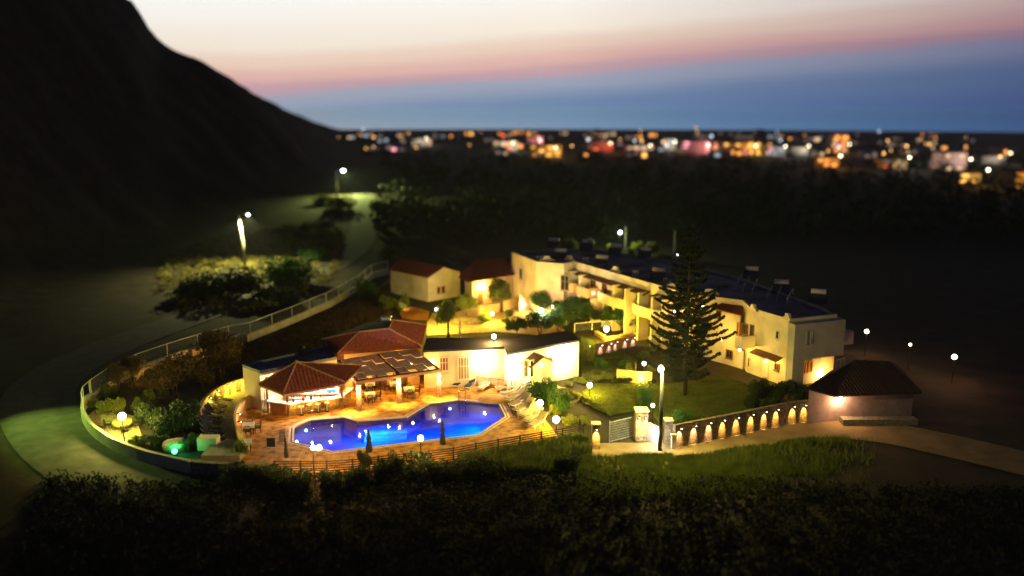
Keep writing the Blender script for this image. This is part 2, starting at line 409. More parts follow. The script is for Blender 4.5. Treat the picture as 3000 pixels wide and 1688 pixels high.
YARD=[W('A',170,880),W('A',260,800),W('A',420,790),W('A',640,880),W('A',700,1080),W('A',560,1130),W('A',270,1040)]
sheet('terrace',YARD,.018,mat('terrace_stone',(.45,.36,.16),(.33,.26,.11),2,.85,.3,6,kind='cell'))
PATH=smooth([W('G',330,990),W('G',280,700),W('G',190,600),W('G',80,480),W('G',0,470),W('G',-180,420)],4)
sheet('path',strip(PATH,1.7),.022,pathm)
COURT=[W('D',740,900),W('D',800,800),W('D',960,820),W('D',1300,720),W('D',1740,700),W('D',1900,800),W('D',2250,1000),W('D',2300,1070),W('D',1500,1000),W('D',740,1040)]
sheet('courtyard',COURT,.018,pathm)
CRES=[W('A',1700,600),W('A',1560,640),W('A',1450,700),W('A',1340,770),W('A',1290,850),W('A',1270,960),W('A',1290,1100),W('A',1540,1290),W('A',1640,1220),W('A',1590,1050),W('A',1570,960),W('A',1590,880),W('A',1650,800),W('A',1740,740),W('A',1800,720)]
sheet('terrace',CRES,.018,mat('terrace_concrete',(.30,.27,.20),(.22,.20,.15),1.5,.85,.2,6))
# ================================================================== swimming pool
pool=thing('swimming_pool','blue lit angular swimming pool in the orange paved terrace','swimming pool',(pc.x,pc.y,0),world=True)
def ring(P0,d0,d1,z0,z1,P1=None):
    a=offs(P0,d0);b_=offs(P1 or P0,d1);n=len(a);m=MB();vs=[]
    for i in range(n):vs+=[(*a[i],z0),(*b_[i],z0),(*b_[i],z1),(*a[i],z1)]
    fs=[]
    for i in range(n):
        p=i*4;q=((i+1)%n)*4
        for k in range(4):fs.append((p+k,p+(k+1)%4,q+(k+1)%4,q+k))
    return m.add(vs,fs)
ring(POOL,0,.16,-.3,.07).build('coping',coping,pool)
ring(POOL,.163,.26,-.1,.012).build('overflow_drain',drain,pool)
ring(POOL,.263,.44,-.1,.045).build('outer_coping',coping,pool)
# wide dark grille at both ends
for e,(a,c_) in (('left',(0,1)),('right',(8,9))):
    p,q=Vector(POOL[a][:2]),Vector(POOL[c_][:2]);d=(q-p).normalized();nrm=Vector((d.y,-d.x))
    if nrm.dot(p-Vector(pc[:2]))<0:nrm=-nrm
    g=MB();p0=p+nrm*.75+d*.1;p1=q+nrm*.75-d*.1
    for k in range(5):
        o_=nrm*(.1*k);m_=((p0+p1)/2+o_)
        g.box((m_.x,m_.y,.03),((p1-p0).length,.06,.03),math.atan2(d.y,d.x))
    g.build('drain_grille',drain,pool)
b=MB();n_=len(POOL);DEP=-1.5
b.add([(p.x,p.y,-.02) for p in POOL]+[(p.x,p.y,DEP) for p in POOL],[tuple(range(n_,2*n_))]+[(i,(i+1)%n_,(i+1)%n_+n_,i+n_) for i in range(n_)])
b.build('basin',pooltile,pool)
s0,s1=W('Q',640,1120),W('Q',1555,1060);dv=Vector((.2,-1.2,0))
for k in range(2):
    e=MB();q0=s0+Vector((.6,-.05,0));q1=s1+Vector((0,-.05,0));dd=Vector((.05,-.55*(k+1),0))
    e.prism([q0,q1,q1+dd,q0+dd],DEP+.01,-.85-.30*k).build('entry_step',steptile,pool)
m,n2,o2=nt('pool_water')
fz=n2.nodes.new('ShaderNodeFresnel');fz.inputs[0].default_value=1.33
g=n2.nodes.new('ShaderNodeBsdfGlossy');g.inputs['Roughness'].default_value=.02
t=n2.nodes.new('ShaderNodeBsdfTransparent');t.inputs[0].default_value=(.50,.84,1,1)
ms=n2.nodes.new('ShaderNodeMixShader');nn=n2.nodes.new('ShaderNodeTexNoise');nn.inputs['Scale'].default_value=1.6;nn.inputs['Detail'].default_value=3
tcx=n2.nodes.new('ShaderNodeTexCoord');n2.links.new(tcx.outputs['Object'],nn.inputs[0])
bp=n2.nodes.new('ShaderNodeBump');bp.inputs['Strength'].default_value=.10;bp.inputs['Distance'].default_value=.04;n2.links.new(nn.outputs[0],bp.inputs['Height'])
for q in(fz,g):n2.links.new(bp.outputs[0],q.inputs['Normal'])
n2.links.new(fz.outputs[0],ms.inputs[0]);n2.links.new(t.outputs[0],ms.inputs[1]);n2.links.new(g.outputs[0],ms.inputs[2]);n2.links.new(ms.outputs[0],o2.inputs[0])
wm=MB();wm.add([(p.x,p.y,-.09) for p in POOL],[tuple(range(n_))]);wo=wm.build('water',m,pool)
if wo.data.polygons[0].normal.z<0:wo.data.flip_normals()
PL=[('Q',2345,860),('R',1240,420)]
for k,p in enumerate(PL):
    q=W(*p,-.7);
    near=min(range(n_),key=lambda i:(Vector(POOL[i][:2])+Vector(POOL[(i+1)%n_][:2])-2*Vector(q[:2])).length)
    a_,b_=Vector(POOL[near][:2]),Vector(POOL[(near+1)%n_][:2]);tt_=max(.15,min(.85,(Vector(q[:2])-a_).dot(b_-a_)/(b_-a_).length_squared));e=a_.lerp(b_,tt_)
    inn=(Vector(pc[:2])-e).normalized()
    MB().ball((e.x+inn.x*.04,e.y+inn.y*.04,-.65),.11).build('underwater_lamp',gl_cool,pool,True)
for k,(x,y) in enumerate(((-.14,-.2),(-.02,.25),(.28,.05),(.36,.32),(.12,-.1),(-.13,.27))):
    X0=min(p.x for p in POOL);X1=max(p.x for p in POOL);Y0=min(p.y for p in POOL);Y1=max(p.y for p in POOL)
    l=light('pool_light',((X0+X1)/2+x*(X1-X0),(Y0+Y1)/2+y*(Y1-Y0)*.55,-.2),PWR_POOL:=140,(.06,.42,1.),.04,pool,spot=165,aim=((X0+X1)/2+x*(X1-X0),(Y0+Y1)/2+y*(Y1-Y0)*.55,-2),blend=.3)
q=W('Q',1150,1200);light('pool_light',(q.x,q.y,-.15),330/LS,(.10,.50,1.),.04,pool,spot=165,aim=(q.x,q.y,-2),blend=.3)
q=W('R',1600,480);light('pool_light',(q.x,q.y,-.15),260/LS,(.16,.42,1.),.04,pool,spot=165,aim=(q.x,q.y,-2),blend=.3)
# pool ladder
lad=thing('pool_ladder','chrome ladder with curved handrails on the far side of the pool','pool ladder',W('C',555,1185),world=True)
pb=W('C',530,1190);pd=W('C',600,1192)
for p in (pb,pd):
    MB().tube([(p.x,p.y+.6,.05),(p.x,p.y+.55,.85),(p.x,p.y+.2,.98),(p.x,p.y-.15,.8),(p.x,p.y-.2,-1)],.03,8).build('handrail',chrome,lad,True)
for k in range(3):
    MB().box(((pb.x+pd.x)/2,pb.y-.2,-.25-.3*k),(abs(pd.x-pb.x),.08,.04)).build('rung',chrome,lad)
# ================================================================== shared building helpers
def roof_face(m,poly,pitch=.32,amp=.08):
    "tiled roof plane: poly[0]->poly[1] is the eave; rows of round tiles run up the slope"
    P=[Vector(p) for p in poly];u=(P[1]-P[0]).normalized();nrm=(P[1]-P[0]).cross(P[2]-P[0]).normalized()
    if nrm.z<0:nrm=-nrm
    v=nrm.cross(u)
    if v.z<0:v=-v
    q=[((p-P[0]).dot(u),(p-P[0]).dot(v)) for p in P];u0=min(a for a,b in q);u1=max(a for a,b in q)
    k=max(2,int((u1-u0)/pitch*4));cols=[]
    for i in range(k+1):
        x=u0+(u1-u0)*i/k;x=min(max(x,u0+1e-4),u1-1e-4);ys=[]
        for j in range(len(q)):
            a,b=q[j],q[(j+1)%len(q)]
            if (a[0]-x)*(b[0]-x)<0:ys.append(a[1]+(b[1]-a[1])*(x-a[0])/(b[0]-a[0]))
        if len(ys)<2:ys=[0,0]
        h=amp*abs(math.sin(math.pi*(x-u0)/pitch))
        cols.append((x,min(ys),max(ys),h))
    vs=[];fs=[];seg=1
    for x,y0,y1,h in cols:
        for y in (y0,y1):vs.append(P[0]+u*x+v*y+nrm*(h+.02))
    for i in range(k):fs.append((2*i,2*i+2,2*i+3,2*i+1))
    m.add(vs,fs)
    low=[p-Vector((0,0,.10)) for p in P];m.add([p for p in P]+low,[tuple(range(len(P)))]+[tuple(range(2*len(P)-1,len(P)-1,-1))]+[(i,(i+1)%len(P),(i+1)%len(P)+len(P),i+len(P)) for i in range(len(P))])
def window(par,p0,p1,r,u0,v0,u1,v1,glass=None,fr=None,kind='window',bars=2,off=.05,frw=.09,lit=None):
    t0,z0=WP(p0,p1,r,u0,v1);t1,z1=WP(p0,p1,r,u1,v0)
    _,zb=WP(p0,p1,r,(u0+u1)/2,v1);_,zt=WP(p0,p1,r,(u0+u1)/2,v0);z0,z1=zb,zt
    if t1<t0:t0,t1=t1,t0
    return window_at(par,p0,p1,t0,z0,t1,z1,glass,fr,kind,bars,off,frw)
def window_at(par,p0,p1,t0,z0,t1,z1,glass=None,fr=None,kind='window',bars=2,off=.05,frw=.09):
    d=Vector((p1[0]-p0[0],p1[1]-p0[1])).normalized();nn=Vector((d.y,-d.x))
    if nn.dot(Vector((-p0[0],-p0[1])))<0:nn=-nn
    ps=.16 if par.name.startswith('apartment') and len(p0)==3 else 0.
    rz=math.atan2(d.y,d.x);cx=p0[0]+d.x*(t0+t1)/2+nn.x*ps;cy=p0[1]+d.y*(t0+t1)/2+nn.y*ps;w_=t1-t0;h_=z1-z0;zc=(z0+z1)/2
    f=MB();a=nn*off/2
    for s in(-1,1):f.box((cx+a.x+d.x*s*(w_/2-frw/2),cy+a.y+d.y*s*(w_/2-frw/2),zc),(frw,off+.06,h_),rz)
    for s in(-1,1):f.box((cx+a.x,cy+a.y,zc+s*(h_/2-frw/2)),(w_-2*frw,off+.06,frw),rz)
    for k in range(1,bars):
        f.box((cx+a.x*.9+d.x*(k/bars-.5)*w_,cy+a.y*.9+d.y*(k/bars-.5)*w_,zc),(frw*.6,off+.03,h_-2*frw),rz)
    if h_>1.2 and bars>1:f.box((cx+a.x*.8,cy+a.y*.8,zc+h_*.1),(w_-2*frw,off+.02,frw*.5),rz)
    fo=f.build('door' if kind=='door' else 'window',fr or woodo,par)
    MB().box((cx+nn.x*.012,cy+nn.y*.012,zc),(w_-2*frw,.03,h_-2*frw),rz).build('pane',glass or glassd,fo)
    if kind!='door':MB().box((cx+nn.x*.08,cy+nn.y*.08,z0-.05),(w_+.15,.18,.06),rz).build('sill',fr or woodo,fo)
    return fo
def lerp2(a,b,t):return Vector(a).lerp(Vector(b),t)
# ================================================================== pool bar
ev=3.3
kl=W('B',215,830,ev);kf=W('B',480,930,ev);krf=W('B',1140,815,ev);krb=W('B',1142,650,ev)
kap=W('B',620,600,5.25);kbl=kl+Vector((1.6,5.2,0));kbr=Vector((krf.x+.6,kbl.y+.1,ev))
bar=thing('pool_bar','open pool bar with a hipped red tile roof and white lit counter','pool bar',((kl.x+krf.x)/2,(kf.y+kbl.y)/2,0),world=True)
rm=MB();EA=[kl,kf,krf,kbr,kbl]
for i in range(5):roof_face(rm,[EA[i],EA[(i+1)%5],kap])
rm.build('roof',tile,bar)
rg=MB()
for p in EA:rg.tube([p+Vector((0,0,.07)),kap+Vector((0,0,.07))],.085,6)
rg.ball((kap.x,kap.y,kap.z+.1),.16)
rg.build('ridge_tiles',ridge,bar)
# soffit fascia
fa=MB();cen=sum(EA,Vector())/5
ins=[p.lerp(cen,.10) for p in EA]
fa.band([Vector(p[:2]) for p in [p.lerp(cen,.03) for p in EA]],ev-.28,ev-.11,.08,True);fa.build('fascia',woodo,bar)
cl=W('B',335,1010,1.15);cf=W('B',520,1035,1.15);cR=W('B',1085,965,1.15);cRb=cR+Vector((.5,2.6,0))
cm=MB();line=[cl+Vector((-.2,1.5,0)),cl,cf,cR,cRb]
cm.band(line,1.10,1.19,.62);cm.build('counter_top',mat('marble_white',(.82,.80,.76),(.7,.68,.64),2,.3),bar)
b=MB();b.band([cf+Vector((.15,.12,0)),cR+Vector((-.1,.15,0)),cRb+Vector((-.1,0,0))],0,1.095,.25);b.build('stone_base',mat('stone_ochre',(.45,.27,.09),(.25,.13,.045),3.2,.9,.5,12,kind='cell'),bar)
b=MB();b.band([cl+Vector((0,.1,0)),cf+Vector((-.05,.12,0))],0,1.095,.2)
for k in range(9):
    p=cl.lerp(cf,.05+k*.11);b.box((p.x,p.y-.03,.55),(.07,.08,1.05))
b.build('plank_front',woodo,bar)
for t_ in(.15,.5,.85):
    p=cf.lerp(cR,t_);light('added_counter_light',(p.x,p.y-.5,1.06),7,WARM2,.03,bar)  # bare lights added to brighten the bar front and stools
b=MB().tube([(cf.x+.3,cf.y-.15,.28),(cR.x,cR.y-.12,.28)],.03,6).build('foot_rail',chrome,bar,True)
for p in [cl+Vector((-.3,.3,0)),cf+Vector((0,.1,0)),cR+Vector((.2,0,0)),ins[3],ins[4]]:
    MB().box((p.x,p.y,(ev-.1)/2),(.16,.16,ev-.1)).build('post',wood,bar)
# back wall with shelves
bwl=MB();x0,y0=kl.x+1.1,(cl.y+1.95);x1=cR.x-.2
bwl.box(((x0+x1)/2,y0,1.6),(x1-x0,.15,3.1));bwl.build('back_wall',white,bar)
for zz in (1.25,):
    MB().box(((x0+x1)/2,y0-.22,zz),(x1-x0-.4,.28,.05)).build('shelf',white,bar)
MB().box(((x0+x1)/2,y0-.4,.47),(x1-x0-.6,.5,.94)).build('back_counter',metalw,bar)
for (k,xx) in enumerate((x0+.9,x0+2.6,x0+4.1)):
    MB().box((xx,y0-.10,1.47),(.8,.06,.22)).build('lit_panel',emis('screen_blue' if k!=1 else 'screen_violet',(.12,.45,1.) if k!=1 else (.35,.35,1.),1.6),bar)
for xx,yy in ((x0+1.0,y0-.7),(x1-.8,y0-.7),((x0+x1)/2,y0-.9)):
    q=MB().ball((xx,yy,ev-.35),.12).build('ceiling_lamp',gl_white,bar,True)
    light('bar_light',(xx,yy,ev-.38),95,(1.,.78,.5),.08,bar)
BOT=[mat('bottle_green',(.03,.14,.05)),mat('bottle_amber',(.25,.09,.02)),mat('bottle_clear',(.5,.55,.6)),mat('bottle_red',(.4,.03,.02))]
bn=['green','amber','clear','red'];protob={}
for zz,shelf in ((1.275,'narrow'),(.94,'low')):
    k=0;xx=x0+.35
    while xx<x1-.4:
        ci=random.choice((0,1,1,2,2,3))
        bt=MB().lathe([(.001,0),(.04,0),(.04,.17),(.015,.23),(.015,.30),(.001,.30)],n=7)
        if ci not in protob:
            protob[ci]=bt.build('bottle',BOT[ci],smooth=True);o=protob[ci]
        else:o=protob[ci].copy();COL.objects.link(o)
        o.location=(xx,y0-(.22 if zz>1 else .45),zz);tag(o,f'{bn[ci]} glass bottle on the {shelf} shelf behind the bar','bottle','bottles behind the pool bar')
        xx+=random.uniform(.16,.4)
# things standing on the counter
k=0
for t_,nm,cc in ((.12,'blue','ice_blue'),(.3,'red','red'),(.45,'dark','dark')):
    p=cf.lerp(cR,t_);cmn=mat('plastic_'+nm,{'blue':(.05,.25,.6),'red':(.5,.04,.02),'dark':(.03,.03,.03)}[nm])
    o=MB().lathe([(.001,0),(.10,0),(.12,.30),(.08,.34),(.001,.34)],n=12).build('ice_bucket',cmn,smooth=True);o.location=(p.x,p.y+.05,1.19)
    tag(o,f'{nm} bucket standing on the white bar counter','bucket','things on the bar counter')
# bar stools
def make_stool():
    t=thing('bar_stool','','bar stool')
    MB().lathe([(.001,.74),(.2,.74),(.225,.77),(.225,.85),(.18,.88),(.001,.885)],n=18).build('seat',mat('seat_white',(.82,.80,.74)),t,True)
    MB().lathe([(.055,.10),(.045,.4),(.06,.74)],n=12).build('column',metalw,t,True)
    MB().lathe([(.001,0),(.21,0),(.21,.035),(.14,.07),(.06,.12)],n=18).build('foot',blackp,t,True)
    MB().lathe([(.13,.30),(.15,.28),(.17,.30),(.15,.32),(.13,.30)],n=16).build('footrest',blackp,t,True)
    return t
st0=make_stool()
SL=[(W('B',675,1165),'leftmost of the white bar stools, at the front of the bar'),(W('B',755,1142),'second white bar stool from the left in front of the bar'),(W('B',857,1137),'third white bar stool from the left in front of the bar'),(W('B',950,1125),'fourth white bar stool from the left, before the bar post'),(W('B',1122,1065),'white bar stool at the right end of the bar, nearer one'),(W('B',1128,1022),'white bar stool at the right end of the bar, farther one')]
for i,(p,l) in enumerate(SL):
    if i==0:st0.location=p;st0['label']=l;st0['group']='white stools around the pool bar'
    else:dup(st0,p,0,l)
# ================================================================== restaurant with hipped roof
e0=W('B',1060,505,3.85);e1=W('B',1960,432,3.85);e2=W('B',2018,200,3.85)
r0=W('B',1300,270,6.1);r1=W('B',1610,237,6.1);r2=W('B',1660,147,6.1);bl_=W('B',890,352,4.4);bm_=W('B',1385,168,5.0)
rest=thing('restaurant','low restaurant under a broad dark red hipped tile roof behind the pergola','restaurant',((e0.x+e1.x)/2,e0.y+4,0),world=True)
m=MB();roof_face(m,[e0,e1,r1,r0]);roof_face(m,[e1,e2,r2,r1]);roof_face(m,[e2,Vector((e2.x-2.4,e2.y+3,3.85)),r2])
roof_face(m,[bl_,e0,r0]);m.add([r0,r1,r2,bm_,bl_],[(0,1,2,3,4)]);m.build('roof',tile,rest)
m=MB()
for a,b_ in((e0,r0),(r0,r1),(r1,e1.lerp(e2,.03)),(r1,r2),(r2,e2),(r0,bl_)):m.tube([a+Vector((0,0,.07)),b_+Vector((0,0,.07))],.09,6)
m.build('ridge_tiles',ridge,rest)
fo=[e0+Vector((.5,.5,0)),e1+Vector((-.3,.6,0)),e2+Vector((-.4,-.5,0)),Vector((e2.x-3,e2.y+1,0)),bl_+Vector((.8,.5,0))]
MB().prism([Vector(p[:2]) for p in fo],0,3.74).build('wall',orange,rest)
p0,p1=fo[0],fo[1]
for k,(a,b_) in enumerate(((.10,.28),(.36,.56),(.64,.84))):
    L_=(Vector(p1[:2])-Vector(p0[:2])).length;window_at(rest,p0,p1,a*L_,.1,b_*L_,2.3,glasst,wood,'door',3)
m=MB();q=W('B',1570,118,5.6)
ch=thing('roof_cowl','small white metal ventilation cowl on the restaurant roof','vent cowl',(r2.x-.6,r2.y-.3,5.9),world=True)
m.box((r2.x-.6,r2.y-.2,6.25),(.8,.6,.45));m.build('housing',metalw,ch);MB().prism([(r2.x-1.1,r2.y-.6),(r2.x-.1,r2.y-.6),(r2.x-.1,r2.y+.2),(r2.x-1.1,r2.y+.2)],6.475,6.55).build('cap',metalw,ch)
# ================================================================== pergola
g0=W('B',1268,792,2.72);g1=W('B',2165,662,2.72);g2=W('B',1890,445,3.5);g3=W('B',1062,572,3.5)
perg=thing('pergola','pergola terrace roof of staggered grey canopy panels on stone pillars','pergola',((g0.x+g1.x)/2,(g0.y+g2.y)/2,0),world=True)
def gp(u,v):return g0.lerp(g1,u).lerp(g3.lerp(g2,u),v)
nrm=(g1-g0).cross(g3-g0).normalized()
m=MB();lo=[p-nrm*.05 for p in(g0,g1,g2,g3)];
for (ua,va,ub,vb) in [(u_,0,u_,1) for u_ in (.015,.133,.25,.367,.487,.513,.633,.75,.867,.985)]+[(0,v_,1,v_) for v_ in(.01,.27,.5,.74,.99)]:
    a,b_=gp(ua,va),gp(ub,vb);sd=(b_-a).cross(nrm).normalized()*.055;m.add([a+sd,b_+sd,b_-sd,a-sd]+[p_-nrm*.06 for p_ in (a+sd,b_+sd,b_-sd,a-sd)],[(0,1,2,3),(7,6,5,4),(0,1,5,4),(1,2,6,5),(2,3,7,6),(3,0,4,7)])
m.build('canopy_frame',mat('canopy_dark',(.028,.024,.028)),perg)
cnt=0
for bay in(0,1):
    for i in range(4):
        for j in range(4):
            u0=bay*.5+.02+i*.117;u1=u0+.113;sh=(.06 if i%2 else 0.);v0=.03+j*.235+sh;v1=min(.985,v0+.218)
            h=.06+.05*((i+j)%2);q=[gp(u0,v0),gp(u1,v0),gp(u1,v1),gp(u0,v1)];k=[p+nrm*h for p in q];lo=[p+nrm*(h-.03) for p in q]
            MB().add(k+lo,[(0,1,2,3),(7,6,5,4),(0,1,5,4),(1,2,6,5),(2,3,7,6),(3,0,4,7)]).build('canopy_panel',panelm,perg)
for a,b_ in((g0,g1),(g1,g2),(g2,g3),(g3,g0),(gp(.5,0),gp(.5,1))):
    d=(b_-a);m=MB();
    for s in range(1):
        up=Vector((0,0,1));mm=[a-up*.08,b_-up*.08,b_-up*.32,a-up*.32];sd=d.cross(up).normalized()*.07
        m.add([p+sd for p in mm]+[p-sd for p in mm],[(0,1,2,3),(7,6,5,4),(0,4,5,1),(1,5,6,2),(2,6,7,3),(3,7,4,0)])
    m.build('beam',woodo,perg)
PB=[W('B',1300,1112),W('B',1730,1032),W('B',2160,962)]
plab=['left','middle','right']
for k,p in enumerate(PB):
    m=MB();m.box((p.x,p.y,1.2),(.42,.42,2.4));m.build('pillar',mat('stone_pillar',(.55,.33,.20),(.28,.15,.09),5,.9,.6,14,kind='cell',c3=(.40,.25,.15)),perg)
    f=MB();f.box((p.x,p.y-.28,2.0),(.14,.14,.26));f.build('wall_lamp',gl_white,perg)
    light('pillar_light',(p.x,p.y-.34,1.86),130,WARM2,.05,perg,spot=95,aim=(p.x,p.y-.42,0),blend=.35)
    light('pillar_glow',(p.x,p.y-.42,2.05),10,WARM2,.05,perg)
for k,(u,v) in enumerate(((.2,.5),(.5,.55),(.8,.5))):
    p=gp(u,v)-Vector((0,0,.35));MB().ball(p,.10).build('ceiling_lamp',gl_warm,perg,True);light('pergola_light',p-Vector((0,0,.05)),30,WARM,.08,perg)
# bright lamp on the white wall between bar and pergola
# ================================================================== annex with flat roof
a0=W('B',40,632,3.5);a1=W('B',222,697,3.5);a2=W('B',1052,547,3.5);a3=W('B',985,420,3.5);a4=W('B',300,560,3.5)
ax=thing('annex','low flat roofed white annex behind the pool bar with a dark roof','annex',((a1.x+a2.x)/2,a2.y,0),world=True)
an=[a0,a1,a2,a3];MB().prism([Vector(p[:2]) for p in an],0,3.36).build('wall',cream,ax)
MB().prism([Vector(p) for p in offs(an,-.12)],3.363,3.42).build('roof',roofblue,ax)
MB().band(offs(an,-.02),3.363,3.62,.12,True).build('parapet',mat('parapet_metal',(.30,.32,.38),(.22,.24,.30)),ax)
q=W('B',680,500,3.6);vt=MB().lathe([(.22,0),(.22,.5),(.32,.5),(.32,.75),(.05,.95)],(0,0,0),12).build('roof_vent',metalb,smooth=True);vt.location=(q.x,q.y,3.42);tag(vt,'black round ventilation pipe on the annex roof behind the bar','roof vent')
# white wedge wall before the annex
sw=MB();q0=W('B',100,800,1.0);s_a=W('L',1330,470,0);s_b=W('L',1560,320,0)
# ================================================================== reception
z=3.9
c0=W('C',150,632,z);c1=W('C',1046,592,z);c2=W('C',1055,662,z);c3=W('C',1826,517,z);c4=W('C',1590,440,z);c5=W('C',930,492,z);c6=W('C',182,516,z)
rec=thing('reception_building','long white reception building with flat black roof and gabled porch','building',(c1.x,c1.y+1,0),world=True)
c5b=W('C',960,560,z)
P1=[c0,c1,c1+Vector((.1,3.2,0)),c6+Vector((.0,.6,0))];P2=[c2,c3,c4+Vector((1.2,.8,0)),c1+Vector((-.2,4.0,0))]
P2[3]=c2+Vector((-.6,4.6,0))
zz=0
for P_,h in((P1,z-.35),(P2,z-.345)):
    MB().prism([Vector(p[:2]) for p in P_],0,h).build('wall',cream if h<3.552 else white,rec)
    MB().prism(offs(P_,.05),h+.003,h+.2).build('roof',roofblk,rec)
window(rec,c0,c1,'C',320,720,420,875,glasst,cream,'window',3)
window(rec,c0,c1,'C',520,720,645,965,mat('glass_warm',(.45,.28,.05),rough=.3),white,'door',4)
window(rec,c2,c3,'C',1462,745,1488,835,glassd,woodo,'window',1);window(rec,c2,c3,'C',1500,715,1535,820,glassd,woodo,'window',2)
# porch
pp0=W('C',1215,960,0);dd=(Vector(c3[:2])-Vector(c2[:2])).normalized();nn=Vector((dd.y,-dd.x))
t0,_=WP(c2,c3,'C',1225,800);t1,_=WP(c2,c3,'C',1450,800)
base0=Vector(c2[:2])+dd*t0;base1=Vector(c2[:2])+dd*t1;D_=1.3
f0=base0+nn*D_;f1=base1+nn*D_
MB().band([base0,f0],0,2.6,.15).build('porch_wall',white,rec);MB().band([base1,f1],0,2.6,.15).build('porch_wall',white,rec)
m=MB();mid=(f0+f1)/2;o_=nn*.35;back=nn*-.0
for s,(qa) in((0,f0-dd*.35),(1,f1+dd*.35)):
    top=[(qa.x+o_.x,qa.y+o_.y,2.55),(mid.x+o_.x,mid.y+o_.y,3.35),(mid.x-nn.x*D_,mid.y-nn.y*D_,3.35),(qa.x-nn.x*D_,qa.y-nn.y*D_,2.55)]
    lo=[(a,b_,c-.12) for a,b_,c in top];m.add(top+lo,[(0,1,2,3),(7,6,5,4),(0,1,5,4),(1,2,6,5),(2,3,7,6),(3,0,4,7)])
m.build('porch_roof',wood,rec)
m=MB();g_=nn*-.1;m.add([(f0.x,f0.y,2.5),(f1.x,f1.y,2.5),(mid.x,mid.y,3.15),(f0.x+g_.x,f0.y+g_.y,2.5),(f1.x+g_.x,f1.y+g_.y,2.5),(mid.x+g_.x,mid.y+g_.y,3.15)],[(0,1,2),(5,4,3),(0,1,4,3),(1,2,5,4),(2,0,3,5)]);m.build('gable',orange,rec)
window(rec,f0,f1,'C',1224,750,1275,940,glassd,white,'door',2);window(rec,f0,f1,'C',1290,750,1335,940,glassd,white,'door',1)
MB().ball((mid.x,mid.y,2.35),.12).build('porch_lamp',gl_white,rec,True);pl_=mid+nn*.35;light('porch_light',(pl_.x,pl_.y,2.3),40,WARM2,.05,rec)
# wall lanterns washing the facade
for (u,v,wt) in((800,745,150),(1120,800,120),(1640,760,230),(250,830,25)):
    pa,pb_=(c0,c1) if u<1050 else (c2,c3)
    t_,zz_=WP(pa,pb_,'C',u,v);d=(Vector(pb_[:2])-Vector(pa[:2])).normalized();nn_=Vector((d.y,-d.x));p=Vector(pa[:2])+d*t_+nn_*.16
    MB().box((p.x,p.y,2.5),(.16,.16,.28)).build('wall_lantern',gl_white if u!=250 else gl_warm,rec);q=p+nn_*.5;light('lantern_light',(q.x,q.y,2.45),wt*.75,(1.,.74,.36) if u!=250 else WARM,.06,rec)
# bright white wing wall between bar and pergola
wwp=[W('B',1150,845),W('B',1255,845)]
wl=MB().band([W('B',1150,880),W('B',1262,868)],0,2.35,.18).build('white_wall',white);tag(wl,'short white rendered wall glowing between the pool bar and the pergola','wall')
lp=(W('B',1200,950));light('corner_light',(lp.x,lp.y-.2,2.1),26,WARM2,.15,wl)
MB().box((lp.x,lp.y+.35,2.3),(.14,.1,.2)).build('wall_lamp',gl_white,wl)
# ================================================================== two tile-roofed bungalows
z=3.4
h0=W('D',345,322,z);h1=W('D',750,412,z);h2=W('D',1095,352,z);hr1=W('D',920,300,4.6);hr0=W('D',480,213,4.6);h2b=h2+(hr0-hr1)
bg1=thing('bungalow','cream bungalow with red tile gable roof and twin narrow windows','bungalow',((h0.x+h2.x)/2,h1.y+3,0),world=True)
h0b=h0
MB().prism([Vector(p[:2]) for p in (h0,h1,h2,h2+(h0-h1))],-.1,z-.02).build('wall',cream,bg1)
m=MB();hrf=(h1+h2)/2;hrf=Vector((hr1.x,hr1.y,4.6));
q_=h0-h1
roof_face(m,[h1+Vector((.0,-.25,0)),h0+Vector((-.35,-.25,0)),Vector((hr0.x-.3,hr0.y,4.6)),hrf]);roof_face(m,[h2+Vector((.25,0,0)),h2+q_+Vector((.2,0,0)),Vector((hr0.x-.3,hr0.y,4.6)),hrf]);m.build('roof',tile,bg1)
MB().add([(h1.x,h1.y,z-.02),(h2.x,h2.y,z-.02),(hrf.x,hrf.y,4.55),(h1.x-.1,h1.y+.1,z-.02),(h2.x-.1,h2.y+.1,z-.02),(hrf.x-.1,hrf.y+.15,4.55)],[(0,1,2),(5,4,3),(0,1,4,3),(1,2,5,4),(2,0,3,5)]).build('gable',cream,bg1)
window(bg1,h1,h2,'D',845,515,880,590,glassd,woodo,'window',1);window(bg1,h1,h2,'D',892,508,930,585,glassd,woodo,'window',1)
for (u,v,au,av,l) in ((500,790,560,500,'left one of two added floodlights below the first bungalow'),(860,760,880,500,'right one of two added floodlights below the first bungalow')):  # floodlights added to brighten the bungalow walls
    q=W('D',u,v);t=thing('floodlight','small ground '+l,'floodlight',q,0,'added floodlights below the first bungalow');MB().box((0,0,.12),(.3,.18,.2)).build('housing',metalb,t);MB().box((0,.11,.14),(.24,.04,.14)).build('lamp_glass',gl_warm,t)
    hv=W('D',au,av,1.8);light('added_flood_light',(q.x,q.y+.25,.45),30,(1.,.72,.30),.04,t,spot=120,aim=hv,blend=.8)
z=3.6
k0=W('D',1100,400,z);k1=W('D',1180,462,z);k2=W('D',1752,372,z);k3=W('D',1560,212,4.9);k4=W('D',1240,250,4.9)
bg2_=thing('bungalow','bungalow with wide dark red tile roof and bright garden front','bungalow',((k1.x+k2.x)/2,k1.y+4,0),world=True)
k0=Vector((k1.x-1.4,k1.y+3.2,z))
q_=Vector((-.9,9.,0))
MB().prism([Vector(p[:2]) for p in (k1+Vector((.5,.6,0)),k2+Vector((-.3,.5,0)),k2+q_,k1+q_)],-.1,z-.05).build('wall',cream,bg2_)
m=MB();roof_face(m,[k1,k2,k3,k4]);roof_face(m,[k0,k1,k4]);m.add([k0,k4,k3,k2+q_],[(0,1,2,3)]);m.build('roof',tile,bg2_)
